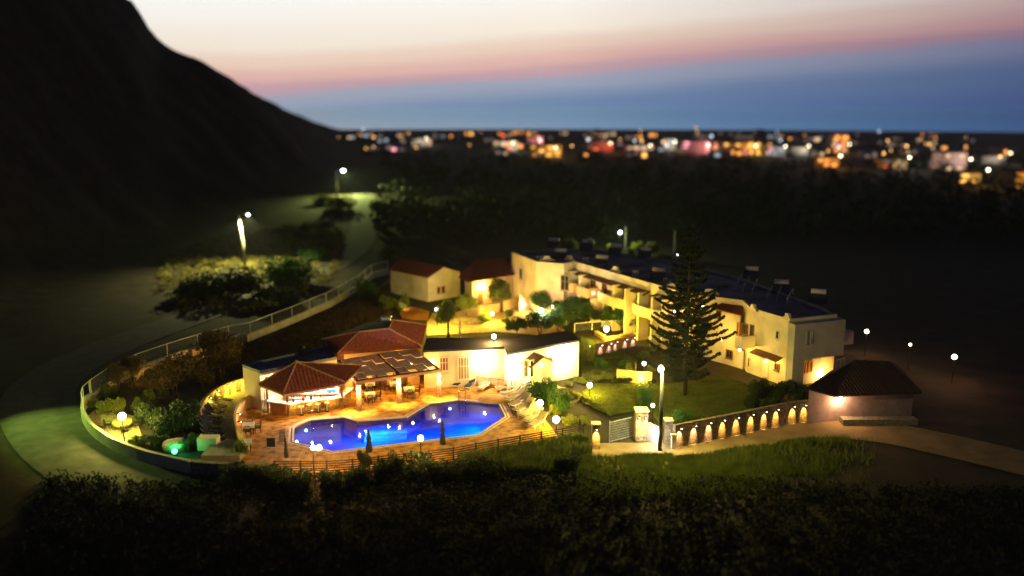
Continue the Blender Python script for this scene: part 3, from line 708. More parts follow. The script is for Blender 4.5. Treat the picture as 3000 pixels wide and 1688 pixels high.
pa,pb_=k1+Vector((.5,.6,0)),k2+Vector((-.3,.5,0))
L_=(pb_-pa).length
for a,b_ in((.12,.22),(.4,.52),(.7,.8)):window_at(bg2_,pa,pb_,a*L_,.2,b_*L_,2.3,glasst,woodo,'door',2)
light('eave_light',(pa.lerp(pb_,.25).x,pa.lerp(pb_,.25).y-.7,2.4),110,WARM2,.06,bg2_);MB().ball((pa.lerp(pb_,.25).x,pa.lerp(pb_,.25).y-.3,2.4),.18).build('wall_lamp',gl_white,bg2_,True)
# lit ochre retaining walls with railing before the second bungalow
def wall(name,label,line,z0,z1,th,m,cat='wall',group=None):
    o=MB().band(line,z0,z1,th).build(name,m);return tag(o,label,cat,group)
tw=wall('garden_wall','ochre garden wall below the second bungalow, brightly lit',Gs('D',(1290,830),(1430,810),(1740,730)),0,1.3,.25,orange)
gw=wall('garden_wall','ochre wall with steps beside the white courtyard lamp',Gs('D',(1745,740),(1850,745),(2100,880),(2240,930)),0,.9,.25,cream)
# wedge wall brightly lit
ww=MB();q0,q1,q2=W('D',1735,790),W('D',1860,740),W('D',1740,600)
t_=Zat(q0,'D',1735,590)
ww.add([(q0.x,q0.y,0),(q1.x,q1.y,0),(q1.x,q1.y,.4),(q0.x,q0.y,2.4),(q0.x,q0.y+.25,0),(q1.x,q1.y+.25,0),(q1.x,q1.y+.25,.4),(q0.x,q0.y+.25,2.4)],[(0,1,2,3),(7,6,5,4),(0,4,5,1),(1,5,6,2),(2,6,7,3),(3,7,4,0)])
o=ww.build('stair_wall',white);tag(o,'white wedge shaped stair wall glowing beside a lamp','stair wall')
lc=light('stair_light',(q0.x+.55,q0.y-.6,1.),60,WARM2,.06,o);MB().ball((q0.x+.55,q0.y-.3,1.),.16).build('wall_lamp',gl_white,o,True)
# ================================================================== long apartment building
z=6.6
A=[W('E',190,210,z),W('E',450,312,z),W('E',742,335,z),W('E',862,312,z),W('E',1970,622,z),W('F',340,522,z),W('F',842,582,z),W('F',925,660,z),W('F',1332,782,z),W('F',1837,730,z)]
back=[W('F',1700,640,z),W('F',850,335,z),W('E',1930,290,z),W('E',1000,150,z),W('E',330,190,z)]
apt=thing('apartment_building','long two storey cream apartment building with blue flat roof and curved balconies','apartment building',((A[3].x+A[8].x)/2,A[4].y,0),world=True)
walls=A+back
for i in range(len(walls)):
    a,b_=walls[i],walls[(i+1)%len(walls)]
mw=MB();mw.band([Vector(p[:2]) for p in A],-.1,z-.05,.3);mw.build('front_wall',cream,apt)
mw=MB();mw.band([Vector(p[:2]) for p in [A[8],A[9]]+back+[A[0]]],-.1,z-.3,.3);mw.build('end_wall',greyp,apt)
sheet('roof',[Vector(p[:2]) for p in walls],z-.5,roofblue).parent=apt
rf=[o for o in COL.objects if o.name.startswith('roof') and o.parent==apt][0];rf.matrix_parent_inverse=Matrix.Translation(-Vector(apt.location));del rf['kind']
# parapet ornaments
for (r,u,v,k) in (('E',560,305,0),('E',805,300,1),('E',1300,420,1),('E',1925,590,1),('F',470,520,0),('F',945,690,2),('F',1315,790,2)):
    p=W(r,u,v,z);m=MB();wd=1.1 if k<2 else .6
    seg=min(range(len(A)-1),key=lambda i:abs((A[i].lerp(A[i+1],.5)-p).length-(A[i+1]-A[i]).length*0)+0)
    d=(A[4]-A[3]).normalized();
    if k==0:d=Vector((1,0,0))
    if k==2:d=(A[8]-A[7]).normalized()
    pr_=[(-1,0),(-.8,.22),(-.45,.3),(-.3,.62),(.3,.62),(.45,.3),(.8,.22),(1,0)]
    nn=Vector((-d.y,d.x,0))*.16
    vs=[p+d*a*wd+Vector((0,0,b_*1.0-.06)) - nn for a,b_ in pr_]+[p+d*a*wd+Vector((0,0,b_*1.0-.06))+nn for a,b_ in pr_];n_=8
    m.add(vs,[tuple(range(n_)),tuple(range(2*n_-1,n_-1,-1))]+[(i,(i+1)%n_,(i+1)%n_+n_,i+n_) for i in range(n_)])
    m.build('parapet_ornament',cream,apt)
def bal(p0,p1,t0,t1,zb,dep,m,par,curve=True,h=1.0,th=.14):
    d=Vector((p1[0]-p0[0],p1[1]-p0[1])).normalized();nn=Vector((d.y,-d.x));a=Vector(p0[:2])+d*t0;b_=Vector(p0[:2])+d*t1
    L_=t1-t0;pts=[a]
    if curve:
        for k in range(9):
            w_=math.pi*k/8;pts.append(a+d*L_*(.5-.5*math.cos(w_))*.98+nn*dep*(math.sin(w_)**.5))
    else:pts+=[a+nn*dep,b_+nn*dep]
    pts.append(b_)
    pts=[q for i,q in enumerate(pts) if i==0 or (q-pts[i-1]).length>.05]
    o=MB().band(pts,zb,zb+h,th).build('balcony',m,par)
    MB().prism(pts,zb-.16,zb-.003).build('slab',m,o)
    MB().tube([(q.x,q.y,zb+h+.12) for q in pts],.03,6).build('handrail',metalg,o,True)
    return o
S0,S1=A[3],A[4];Lf=(Vector(S1[:2])-Vector(S0[:2])).length
def tz(r,u,v,a=S0,b_=S1):return WP(a,b_,r,u,v)
for (u0,u1) in ((690,960),(1010,1120),(1180,1540),(1560,1900)):
    t0=tz('E',u0,600)[0];t1=tz('E',u1,700)[0]
    bal(S0,S1,max(.2,t0),min(Lf-.2,t1),3.1,1.7,cream if u0 in(1180,1560) else orange,apt,u0!=1010)
# tiled awnings above the upper balconies
for (ua,ub) in ((930,1480),(1500,1690),(1760,1960)):
    t0=max(.3,tz('E',ua,400)[0]);t1=min(Lf-.1,tz('E',ub,560)[0]);d=Vector((S1.x-S0.x,S1.y-S0.y,0)).normalized();nn=Vector((d.y,-d.x,0))
    a=S0+d*t0;b_=S0+d*t1;m=MB()
    top=[a+Vector((0,0,-.95)),b_+Vector((0,0,-.95)),b_+nn*1.1+Vector((0,0,-1.35)),a+nn*1.1+Vector((0,0,-1.35))];lo=[p-Vector((0,0,.1)) for p in top]
    m.add(top+lo,[(0,1,2,3),(7,6,5,4),(0,1,5,4),(1,2,6,5),(2,3,7,6),(3,0,4,7)]);m.build('awning',wood,apt)
for k,t in enumerate((.10,.22,.34,.46,.56,.68,.80,.92)):
    window_at(apt,S0,S1,t*Lf-.55,3.2,t*Lf+.55,5.25,glasst if k in(3,4,6) else glassd,woodo if k in(3,4,6) else wood,'door',2)
    window_at(apt,S0,S1,t*Lf-.5,.4,t*Lf+.5,2.3,glassd,wood,'window' if k%2 else 'door',2)
window_at(apt,A[1],A[2],3.4,3.1,4.6,5.1,glassd,greyp,'window',2)
window_at(apt,A[0],A[1],3.,3.4,3.9,4.8,glassd,greyp,'window',1)
# end block: porch with tile roof, balcony, doors
z2=5.7
y0_,y1_,y2_,y3_=W('F',492,664,z2),W('F',832,752,z2-.2),W('F',838,622,z2+.35),W('F',615,612,z2+.35)
m=MB();roof_face(m,[y0_,y1_,y2_,y3_]);m.build('porch_roof',tile,apt)
pf=[Vector(y0_[:2])+Vector((.25,.3)),Vector(y1_[:2])+Vector((-.15,.35)),Vector(y2_[:2]),Vector(y3_[:2])+Vector((-1.,.6))]
MB().prism(pf,-.1,z2-.33).build('porch_wall',cream,apt)
B0,B1=A[7],A[8]
window(apt,B0,B1,'F',1200,915,1240,1000,glassd,cream,'window',1,frw=.05)
PF0,PF1=pf[0],pf[1]
window(apt,PF0,PF1,'F',650,1120,725,1215,glassd,wood,'window',2)
window(apt,PF0,PF1,'F',545,690,605,780,glassd,wood,'window',2)
window(apt,PF0,PF1,'F',762,820,800,975,glasst,woodo,'door',1)
window(apt,PF0,PF1,'F',775,1130,845,1365,mat('glass_warm'if 0 else 'door_white',(.75,.7,.55)),cream,'door',1)
window(apt,B0,B1,'F',893,1200,930,1310,glasst,cream,'window',1)
window(apt,B0,B1,'F',835,840,905,965,glassd,wood,'window',3)
window(apt,B0,B1,'F',922,850,970,975,glassd,wood,'window',2)
window(apt,B0,B1,'F',1035,1215,1130,1430,mat('door_white',(.75,.7,.55)),cream,'door',1)
window(apt,B0,B1,'F',1185,1265,1240,1340,glassd,wood,'window',2)
dB=Vector((B1.x-B0.x,B1.y-B0.y,0)).normalized();nB=Vector((dB.y,-dB.x,0))
tA,_=WP(B0,B1,'F',820,960)
bb=MB();q0=Vector(PF1[:2])
bq=[W('F',752,965,4.2),W('F',818,975,4.2),W('F',965,965,4.2)]
bl=[Vector(bq[0][:2])+Vector((0,.0)),Vector(bq[1][:2]),Vector(bq[2][:2])]
o=MB().band(bl,3.05,4.15,.14).build('balcony',cream,apt);MB().prism([*bl,bl[2]+Vector((.6,1.2)),bl[0]+Vector((.9,1.3))],2.9,3.047).build('slab',cream,o)
tB,zB=WP(B0,B1,'F',985,1170);tC,zC=WP(B0,B1,'F',1270,1260)
p=B0+dB*tB;q=B0+dB*tC;m=MB();top=[Vector((p.x,p.y,2.75)),Vector((q.x,q.y,2.75)),Vector((q.x,q.y,2.4))+nB*1.0,Vector((p.x,p.y,2.4))+nB*1.0];lo=[a-Vector((0,0,.1)) for a in top]
m.add(top+lo,[(0,1,2,3),(7,6,5,4),(0,1,5,4),(1,2,6,5),(2,3,7,6),(3,0,4,7)]);m.build('awning',wood,apt)
E0,E1=A[8],A[9]
window(apt,E0,E1,'F',1465,1235,1505,1380,glasst,woodo,'door',1);window(apt,E0,E1,'F',1520,1235,1575,1360,glasst,woodo,'door',1)
# recessed terrace opening on the end wall: projecting frame around it
dE=Vector((E1.x-E0.x,E1.y-E0.y,0)).normalized();nE=Vector((dE.y,-dE.x,0));LE=(Vector(E1[:2])-Vector(E0[:2])).length
t0,_=WP(E0,E1,'F',1345,900);t1,_=WP(E0,E1,'F',1410,1300)
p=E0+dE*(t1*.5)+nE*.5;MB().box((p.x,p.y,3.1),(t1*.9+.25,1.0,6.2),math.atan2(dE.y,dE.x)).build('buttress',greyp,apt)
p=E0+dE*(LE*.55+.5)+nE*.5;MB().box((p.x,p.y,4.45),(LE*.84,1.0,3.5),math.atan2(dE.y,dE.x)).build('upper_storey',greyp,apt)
for (u0,v0,u1,v1) in((1492,915,1520,1055),(1543,915,1572,1045)):window(apt,E0+nE*.85,E1+nE*.85,'F',u0,v0,u1,v1,glassd,greyp,'window',1,frw=.05)
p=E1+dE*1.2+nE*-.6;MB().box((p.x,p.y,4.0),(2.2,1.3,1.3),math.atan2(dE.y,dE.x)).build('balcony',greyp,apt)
for (r,u,v,zz,wt,col,off) in (('F',760,775,4.9,70,YEL,.6),('F',800,1115,2.5,90,YEL,.6),('F',1085,1235,2.1,90,YEL,.5),('F',600,1000,3.0,40,YEL,1.2),('E',1430,590,4.6,120,WARM2,1.2),('E',1330,700,2.6,80,YEL,2.6),('E',1560,900,2.2,110,YEL,2.4),('E',880,470,4.6,8,WHT,1.5),('E',620,800,1.5,90,ORG,2.0),('E',1060,650,4.0,30,ORG,1.5),('E',1750,850,2.2,90,YEL,2.2),('F',100,700,4.6,90,WARM2,2.),('F',400,640,6.9,60,YEL,1.2)):
    p=W(r,u,v,zz);dn=(-Vector((p.x,p.y,0)).normalized())
    off=min(off,.45);q=p+dn*off
    MB().ball((p.x+dn.x*off*.8,p.y+dn.y*off*.8,p.z),.12).build('wall_lamp',gl_white if wt>60 else gl_warm,apt,True);light('wall_light',q,wt*(.30 if r=='F' else .6),(1.,.55,.05) if r=='F' else col,.06,apt)
t_,z_=WP(E0,E1,'F',1650,1290);p=E0+dE*t_+nE*.45;MB().ball((p.x,p.y,.75),.13).build('terrace_lamp',gl_white,apt,True);light('terrace_light',(p.x+nE.x*.25,p.y+nE.y*.25,.8),60,(1.,.48,.09),.06,apt)
for (r,u,v,zz,wt) in (('F',1150,1000,5.,60),('F',1200,1300,2.2,50)):
    pass
for t in (.04,.17,.30,.42,.52,.64,.76,.88,.97):
    p=S0.lerp(S1,t);dS=Vector((S1.x-S0.x,S1.y-S0.y,0)).normalized();nS=Vector((dS.y,-dS.x,0));a=p+nS*.16;b_=p+nS*1.55
    hh_=[5.5,3.0][int(t*50)%2];MB().band([Vector(a[:2]),Vector(b_[:2])],-.05,hh_,.28).build('partition_wall',cream,apt)
for t in (.15,.35,.55,.75,.93):
    p=S0.lerp(S1,t);MB().band([Vector(p[:2])-Vector(nS[:2])*.2,Vector(p[:2])-Vector(nS[:2])*8.5],z-.498,z-.12,.22).build('roof_divider',greyp,apt)
# roof fittings: each a thing resting on the flat roof
def solar(loc,rz,label,first=[None]):
    if first[0] is None:
        t=thing('solar_water_heater',label,'solar heater',loc,rz,'solar water heaters on the flat roof')
        m=MB();m.add([(-.9,-.6,.1),(.9,-.6,.1),(.9,.6,.9),(-.9,.6,.9),(-.9,-.6,.03),(.9,-.6,.03),(.9,.6,.83),(-.9,.6,.83)],[(0,1,2,3),(7,6,5,4),(0,1,5,4),(1,2,6,5),(2,3,7,6),(3,0,4,7)]);m.build('collector',mat('solar_glass',(.02,.03,.07),(.03,.04,.09),1,.15),t)
        MB().tube([(-.75,.75,1.1),(.75,.75,1.1)],.26,14).build('tank',metalw,t,True)
        m=MB()
        for x in(-.8,.8):
            for y in(-.5,.8):m.box((x,y,.45 if y>0 else .06),(.05,.05,.9 if y>0 else .12))
        m.build('stand',metalg,t);first[0]=t;return t
    return dup(first[0],loc,rz,label)
zr=z-.5
for (r,u,v,l) in (('E',620,150,'solar water heater with white tank at the far left end of the blue roof'),('E',985,170,'solar water heater standing behind the second roof ornament'),('E',690,270,'solar water heater nearest the left parapet of the blue roof'),('E',1290,215,'solar water heater beside the yellow lit shrub behind the roof'),('E',1610,255,'solar water heater below the round lit bush'),('E',1140,345,'solar water heater just behind the long front parapet'),('E',1750,490,'solar water heater near the parapet left of the tall pine'),('F',920,330,'solar water heater with pale tank on the roof right of the pine'),('F',1240,480,'solar water heater on the roof above the end block'),('F',1640,590,'solar water heater at the far right end of the roof')):
    p=W(r,u,v,zr+.3);solar((p.x,p.y,zr),R(-20),l)
vp=[]
for i,(r,u,v) in enumerate((('E',455,285),('E',955,300),('E',1485,440),('E',1820,520))):
    p=W(r,u,v,zr+.5);m=MB()
    for k in range(3):m.tube([(p.x+k*.3,p.y+k*.05,zr),(p.x+k*.3,p.y+k*.05,zr+.8)],.07,8)
    o=m.build('vent_pipes',metalw,loc=(p.x,p.y,zr));tag(o,['first','second','third','fourth'][i]+' cluster of three white vent pipes along the front parapet, counted from the left','vent pipes',group='vent pipes on the apartment roof')
for i,(u0,v0,u1,v1) in enumerate(((760,460,820,365),(835,500,900,385),(930,540,985,410),(1085,600,1150,490),(1200,590,1245,490),(1310,620,1370,520))):
    a,b_=W('F',u0,v0,zr+.1),W('F',u1,v1,zr+.1);m=MB();m.tube([(a.x,a.y,zr+.05),(a.x,a.y,zr+.7),(b_.x,b_.y,zr+.7),(b_.x,b_.y,zr+.05)],.045,6)
    o=m.build('roof_rail',metalg);tag(o,['first','second','third','fourth','fifth','sixth'][i]+' slanting pipe rail on the blue roof right of the pine, counted from the left','pipe rail',group='pipe rails on the apartment roof')
# ================================================================== walls and their lamps
def wall_lamps(line,px,zt,th,par,wt,col,kind,labels,group,dirn=None,gm=None):
    pass
lampn=0
protoL=None
def wall_spot(p,nrm,zt,wt,col,label,group,gm):
    "small hooded downlight on a stone wall: own thing"
    global protoL
    rz=math.atan2(nrm.y,nrm.x)+math.pi/2
    key=gm.name
    if protoL is None:protoL={}
    if key not in protoL:
        t=thing('wall_downlight',label,'wall lamp',(p.x,p.y,zt),rz,group)
        MB().box((0,-.17,.03),(.12,.34,.04)).build('hood',metalb,t);MB().box((0,-.30,-.01),(.07,.07,.04)).build('lamp_glass',gm,t);protoL[key]=t
    else:t=dup(protoL[key],(p.x,p.y,zt),rz,label,group=group)
    q=p+nrm*.30
    light('downlight',(q.x,q.y,zt-.04),wt*1.7,col,.03,t,spot=50,aim=(p.x,p.y,zt-.62),blend=.75)
    return t
ordn=['first','second','third','fourth','fifth','sixth','seventh','eighth','ninth','tenth','eleventh','twelfth','thirteenth']
# street side wall of the garden with a row of lamps
SW=[W('G',1040,1000),W('G',1330,940),W('G',1620,880),W('G',1900,820),W('G',2110,775),W('G',2370,745)]
wall('boundary_wall','long brown stone garden boundary wall with a row of glowing lamps, along the road',[p for p in SW],0,1.85,.35,stone)
def nline(L,x):
    for a,b_ in zip(L,L[1:]):
        if min(a.x,b_.x)-1e-6<=x<=max(a.x,b_.x)+1e-6:
            t=(x-a.x)/(b_.x-a.x);p=a.lerp(b_,t);d=(b_-a).normalized();return p,Vector((d.y,-d.x,0))
    p=L[0] if x<L[0].x else L[-1];d=(L[1]-L[0]).normalized();return p,Vector((d.y,-d.x,0))
for i,u in enumerate((1070,1205,1345,1475,1605,1745,1870,1985,2145,2250,2340)):
    q=W('G',u,[985,955,925,900,875,850,825,805,775,760,750][i]);p,nr=nline(SW,q.x);p=Vector((p.x,p.y,0))+nr*.19
    wall_spot(p,nr,1.62,48,WARM2 if i>2 else (1.,.62,.3),ordn[i]+' wall lamp from the gate along the stone boundary wall','lamps on the stone boundary wall',gl_warm)
# gate piers and gate
def pier(name,label,p,h,s=.55,m=stone):
    t=thing(name,label,'gate pier',p,0,'stone gate piers')
    MB().box((0,0,h/2),(s,s,h)).build('shaft',m,t);MB().box((0,0,h+.05),(s+.12,s+.12,.1)).build('cap',cream,t);return t
gp1=pier('gate_pier','narrow stone gate pier with one glowing lamp, left of the gate',W('G',305,1010),2.0,.6)
gp2=pier('gate_pier','wide stone gate pier with two glowing lamps, right of the gate',W('G',730,925),2.45,.95)
gp3=pier('gate_pier','stone pier with a plain pale cap at the start of the long boundary wall',W('G',985,960),1.9,.6)
gp4=pier('gate_pier','low pale pier with a white lamp, in front of the first wall lamp',W('G',1040,1010),1.1,.35,cream)
for p_,u,lab in ((gp1,0,'lamp on the narrow gate pier left of the gate'),(gp2,-.26,'left one of the two lamps on the wide gate pier'),(gp2,.26,'right one of the two lamps on the wide gate pier')):
    b_=Vector(p_.location);s_=.3 if p_==gp1 else .475
    wall_spot(Vector((b_.x+u,b_.y-s_-.005,0)),Vector((0,-1,0)),1.75 if p_==gp1 else 2.1,60,WARM2,lab,'lamps on the gate piers',gl_warm)
gate=thing('garden_gate','grey metal garden gate with mesh panel between the stone piers','gate',W('G',550,950),world=True)
ga,gb_=W('G',435,965),W('G',668,905)
for p,nm in((ga,'post'),(gb_,'post')):MB().box((p.x,p.y,.95),(.07,.07,1.9)).build(nm,metalg,gate)
m=MB();
for h in(.15,1.75):m.tube([(ga.x,ga.y,h),(gb_.x,gb_.y,h)],.03,6)
for k in range(1,22):
    p=ga.lerp(gb_,k/22);m.tube([(p.x,p.y,.15),(p.x,p.y,1.75)],.010,4)
for k in range(1,8):m.tube([(ga.x,ga.y,.15+k*.2),(gb_.x,gb_.y,.15+k*.2)],.009,4)
m.build('mesh_panel',metalg,gate)
sw2=wall('side_wall','pale rendered wall lit bluish white beside the gate',[W('G',800,935),W('G',905,985)],0,1.5,.2,greyp)
q=W('G',850,985);light('cool_light',(q.x-.1,q.y-.5,.9),30,COOL,.12,sw2);MB().ball((q.x-.1,q.y-.1,1.25),.12).build('flood_lamp',gl_cool,sw2,True)
# stone fountain pair: crescent walls left of the bar
CW=smooth([W('A',1700,610),W('A',1600,632),W('A',1500,668),W('A',1400,720),W('A',1315,790),W('A',1262,870),W('A',1240,950)],3)
wall('curved_wall','curved stone wall with glowing lamps behind the crescent of loungers',CW,0,1.15,.3,stone)
for i,(u,v) in enumerate(((1660,622),(1555,650),(1470,683),(1385,730),(1310,795))):
    q=W('A',u,v);j=min(range(len(CW)-1),key=lambda k:(CW[k].lerp(CW[k+1],.5)-q).length);a,b_=CW[j],CW[j+1];d=(b_-a).normalized();nr=Vector((-d.y,d.x,0));p=a.lerp(b_,.5)+nr*.16
    wall_spot(p,nr,1.05,60,YEL,ordn[i]+' lamp on the curved stone wall, counting away from the pool bar','lamps on the curved stone wall',gl_warm);light('spill_light',(p.x+nr.x*.35,p.y+nr.y*.35,.8),9,YEL,.04,[o for o in COL.objects if o.name.startswith('curved_wall')][0])
IW=smooth([W('A',1800,730),W('A',1720,770),W('A',1650,820),W('A',1600,885),W('A',1578,960),W('A',1588,1040),W('A',1620,1110),W('A',1670,1160)],3)
wall('curved_wall','inner curved rendered wall between the grey lane and the pool terrace',IW,0,1.0,.22,orange)
for i,(u,v) in enumerate(((1625,950),(1600,1020))):
    q=W('A',u,v);j=min(range(len(IW)-1),key=lambda k:(IW[k].lerp(IW[k+1],.5)-q).length);a,b_=IW[j],IW[j+1];d=(b_-a).normalized();nr=Vector((-d.y,d.x,0))
    if nr.x<0:nr=-nr
    p=a.lerp(b_,.5)+nr*.115
    wall_spot(p,nr,.92,30,WARM2,['farther','nearer'][i]+' lamp on the inner curved wall by the white table','lamps on the inner curved wall',gl_white)
o=MB().box((0,0,.5),(1.5,.9,1.0)).build('stone_block',cream);q=W('A',1330,1175);o.location=q;tag(o,'pale rendered block closing the near end of the lounger crescent','wall block')
o=MB().box((0,0,.25),(2.9,2.6,.5)).build('ramp_block',mat('concrete_warm',(.33,.29,.22),(.25,.22,.17),2));q=W('A',1490,1235);o.location=q;tag(o,'grey concrete ramp block beside the pale rendered block','ramp')
# ================================================================== timber fence along the pool terrace
fn=thing('timber_fence','long dark timber fence of horizontal slats in front of the pool','fence',FENCE[2],world=True)
def along(L,s):
    for a,b_ in zip(L,L[1:]):
        l=(b_-a).length
        if s<=l:return a.lerp(b_,s/l)
        s-=l
    return L[-1]
FL=sum((b_-a).length for a,b_ in zip(FENCE,FENCE[1:]));npn=13
zf=lambda p:0.
for k in range(npn+1):
    p=along(FENCE,FL*k/npn);MB().box((p.x,p.y,.62),(.11,.11,1.24)).build('post',woodd,fn)
for k in range(npn):
    a,b_=along(FENCE,FL*k/npn),along(FENCE,FL*(k+1)/npn);d=(b_-a);rz=math.atan2(d.y,d.x);m=MB();c_=(a+b_)/2
    rnd=random.Random(k)
    for j in range(7):m.box((c_.x,c_.y,.10+j*.175),(d.length-.13,.035,.085),rz)
    m.build('slat_panel',woodd,fn)
lw=MB().band([W('P',560,1372),W('P',690,1381),W('P',800,1392)],0,.55,.6).build('low_hedge_wall',stoneg);tag(lw,'low dark stone wall end left of the timber fence','wall')
lw2=[W('P',806,1400),W('P',994,1399),W('P',1246,1369),W('P',1421,1341),W('P',1708,1289)]
o=MB().band([p+Vector((0,-.25,0)) for p in lw2],-.3,.0,.3).build('fence_footing',stoneg);tag(o,'low stone footing under the dark timber fence','footing')
# ================================================================== perimeter wall with railing round the left garden
PWL=smooth([W('K',858,905),W('K',800,960),W('K',785,1030),W('K',800,1090),W('K',865,1190),W('K',960,1270),W('K',1090,1350),W('K',1310,1440),W('A',900,1345),W('A',1150,1400)],3)
wall('perimeter_wall','curved greenish rendered perimeter wall around the lit garden corner',PWL,0,[.95]*len(PWL),.28,mat('render_pale',(.50,.50,.36),(.38,.38,.26),1.2,.9,.3,10))
wall('perimeter_wall','dark lower stretch of perimeter wall running below the green lamp',[W('A',1165,1403),W('A',1400,1420),W('A',1640,1432),W('A',1900,1410)],0,.9,.28,stoneg)
def railing(name,label,L,z0,h,step,mesh=True,cat='railing'):
    L=[Vector((p[0],p[1],0)) for p in L];t=thing(name,label,cat,L[0],world=True);T=sum((b_-a).length for a,b_ in zip(L,L[1:]));n_=max(2,round(T/step))
    P_=[along(L,T*k/n_) for k in range(n_+1)]
    zb=[z0(p) if callable(z0) else z0 for p in P_]
    for p,q in zip(P_,zb):MB().tube([(p.x,p.y,q),(p.x,p.y,q+h)],.045,6).build('post',metalw,t)
    MB().tube([(p.x,p.y,q+h) for p,q in zip(P_,zb)],.04,6).build('top_rail',metalw,t)
    if mesh:
        m=MB()
        for i in range(n_):
            a,b_=P_[i],P_[i+1];l=(b_-a).length;kk=max(3,int(l/.28))
            for j in range(1,kk):
                q=a.lerp(b_,j/kk);m.tube([(q.x,q.y,zb[i]+.05),(q.x,q.y,zb[i]+h-.05)],.008,3,False)
            for j in range(1,5):m.tube([(a.x,a.y,zb[i]+h*j/5),(b_.x,b_.y,zb[i+1]+h*j/5)],.008,3,False)
        m.build('wire_mesh',metalg,t)
    return t
railing('railing','white tube railing on the curved wall beside the road bend',[W('K',858,905),W('K',800,960),W('K',785,1030),W('K',800,1075)],.95,1.1,1.6,False)
PF_=[W('K',870,900),W('K',1100,730),W('K',1240,660),W('K',1425,590),W('K',1620,520),W('K',1815,455),W('K',1960,410),W('K',2310,310),W('P',722,1003),W('P',862,946),W('P',967,900),W('P',1046,853),W('P',1090,815),W('P',1137,803)]
wall('perimeter_wall','long pale wall climbing beside the valley road, topped by a mesh fence',PF_,0,.85,.3,mat('render_grey',(.46,.44,.38),(.34,.33,.28),1.2,.9,.3,10))
railing('mesh_fence','long white framed mesh fence above the pale road wall',PF_,.85,1.25,4.2)
# lit stone fragments of the garden wall
# utility posts
def pole(name,label,base,h,r0,r1,m,cat='pole'):
    o=MB().tube([(0,0,0),(0,0,h)],[r0,r1],12).build(name,m,smooth=True);o.location=base;return tag(o,label,cat)
b=W('I',1028,1090)
hh=Zat(b,'I',1000,575)
sl=thing('street_lamp','near street lamp on a pale concrete pole above the lit scrub','street lamp',b,group='street lamps on the hillside')
MB().tube([(0,0,0),(-.2,0,hh*.5),(-.62,0,hh)],[.26,.24,.20],10).build('pole',concrete,sl,True)
MB().tube([(-.6,0,hh-.2),(.4,-.3,hh+.25),(1.0,-.5,hh+.1)],.05,6).build('arm',metalg,sl,True)
lp_=W('I',1060,578,hh)
MB().ball((1.1,-.5,hh),.26,12,8,.7).build('lamp_head',gl_cool,sl,True)
MB().tube([(-.7,0,hh),(-.74,0,hh+2.2)],.05,5).build('mast',metalb,sl)
MB().box((-.5,-.15,hh*.38),(.3,.3,.45)).build('junction_box',metalb,sl)
light('street_light',(b.x+1.1,b.y-.5,hh-.3),4200,(1.,.93,.35),.2,sl,spot=150,aim=(b.x+1.,b.y-3,0),blend=.5)
b=W('I',1893,390);hh=Zat(b,'I',1900,165)
sl2=thing('street_lamp','far street lamp with soft white light above the valley road','street lamp',b,group='street lamps on the hillside')
MB().tube([(0,0,0),(0,0,hh)],[.28,.2],8).build('pole',concrete,sl2,True);MB().tube([(0,0,hh-.1),(1.6,0,hh+.3)],.07,6).build('arm',metalg,sl2)
MB().ball((2.1,0,hh+.1),.5,12,8,.7).build('lamp_head',gl_cool,sl2,True);light('street_light',(b.x+2.2,b.y-.5,hh-.2),7000,(.85,1.,.25),.2,sl2,spot=140,aim=(b.x+6,b.y-6,0),blend=.6)
# tall dark pole lamp by the road in front of the gate
b=W('G',910,1030);hh=Zat(b,'G',905,262)
tp=thing('lamp_post','tall dark post with an orange lamp on top, in front of the garden gate','lamp post',b)
MB().tube([(0,0,0),(0,0,hh-.3)],[.16,.12],12).build('pole',metalb,tp,True);MB().tube([(0,0,hh-.35),(-.1,0,hh-.1)],.05).build('bracket',metalg,tp)
MB().ball((-.12,0,hh),.22,12,8,1.3).build('lamp_head',gl_warm,tp,True);light('post_light',(b.x-.35,b.y-.3,hh),900,(1.,.80,.20),.2,tp)
# garden globe lamps
def globe(name,label,r,u,v,h,wt,col,gm=None,rad=.2,base=None,group='globe lamps in the garden and on the terrace',lz=0.,cat='garden lamp'):
    if base:
        bb=W(*base);h=Zat(bb,r,u,v)
    else:
        p=W(r,u,v,h);bb=Vector((p.x,p.y,0))
    t=thing(name,label,cat,bb,0,group)
    MB().tube([(0,0,0),(0,0,h-rad)],.05,8).build('post',metalb,t);MB().lathe([(.001,0),(.12,0),(.1,.05),(.04,.09)],n=12).build('foot',metalb,t)
    MB().ball((0,0,h),rad*.8).build('globe',gm or gl_warm,t,True)
    light('globe_light',(bb.x,bb.y,h+lz),wt,col,rad*.9,t);return t
g1=globe('globe_lamp','twin headed globe lamp on a thin post at the left end of the pool','J',1020,520,2.4,1,WARM2,gl_white,.19)
ch=[o for o in g1.children if o.name.startswith('globe')]
MB().ball((.42,0,2.4),.19).build('globe',gl_white,g1,True);MB().tube([(0,0,2.2),(.42,0,2.2)],.03).build('crossbar',metalb,g1)
light('globe_light',(g1.location.x+.21,g1.location.y-.05,2.4),170,WARM2,.3,g1)
globe('globe_lamp','single starry globe lamp on a thin post in front of the pool middle','J',2035,432,2.4,130,WARM2,gl_white,.26)
globe('globe_lamp','large glowing lamp between the poolside loungers and the big bush','C',1405,1215,1.3,110,YEL,gl_white,.34)
globe('globe_lamp','large glowing lamp at the right end of the timber fence','C',1580,1395,1.1,110,YEL,gl_white,.36)
globe('globe_lamp','glowing lamp at the edge of the lawn beside the garden path','C',1940,1025,1.1,260,YEL,gl_white,.30)
globe('globe_lamp','globe lamp rising just behind the black reception roof','C',908,500,4.4,240,WARM2,gl_white,.28)
globe('globe_lamp','globe lamp on a post between the orange bank and the young trees','D',838,760,2,480,YEL,gl_white,.28,base=('D',850,990))
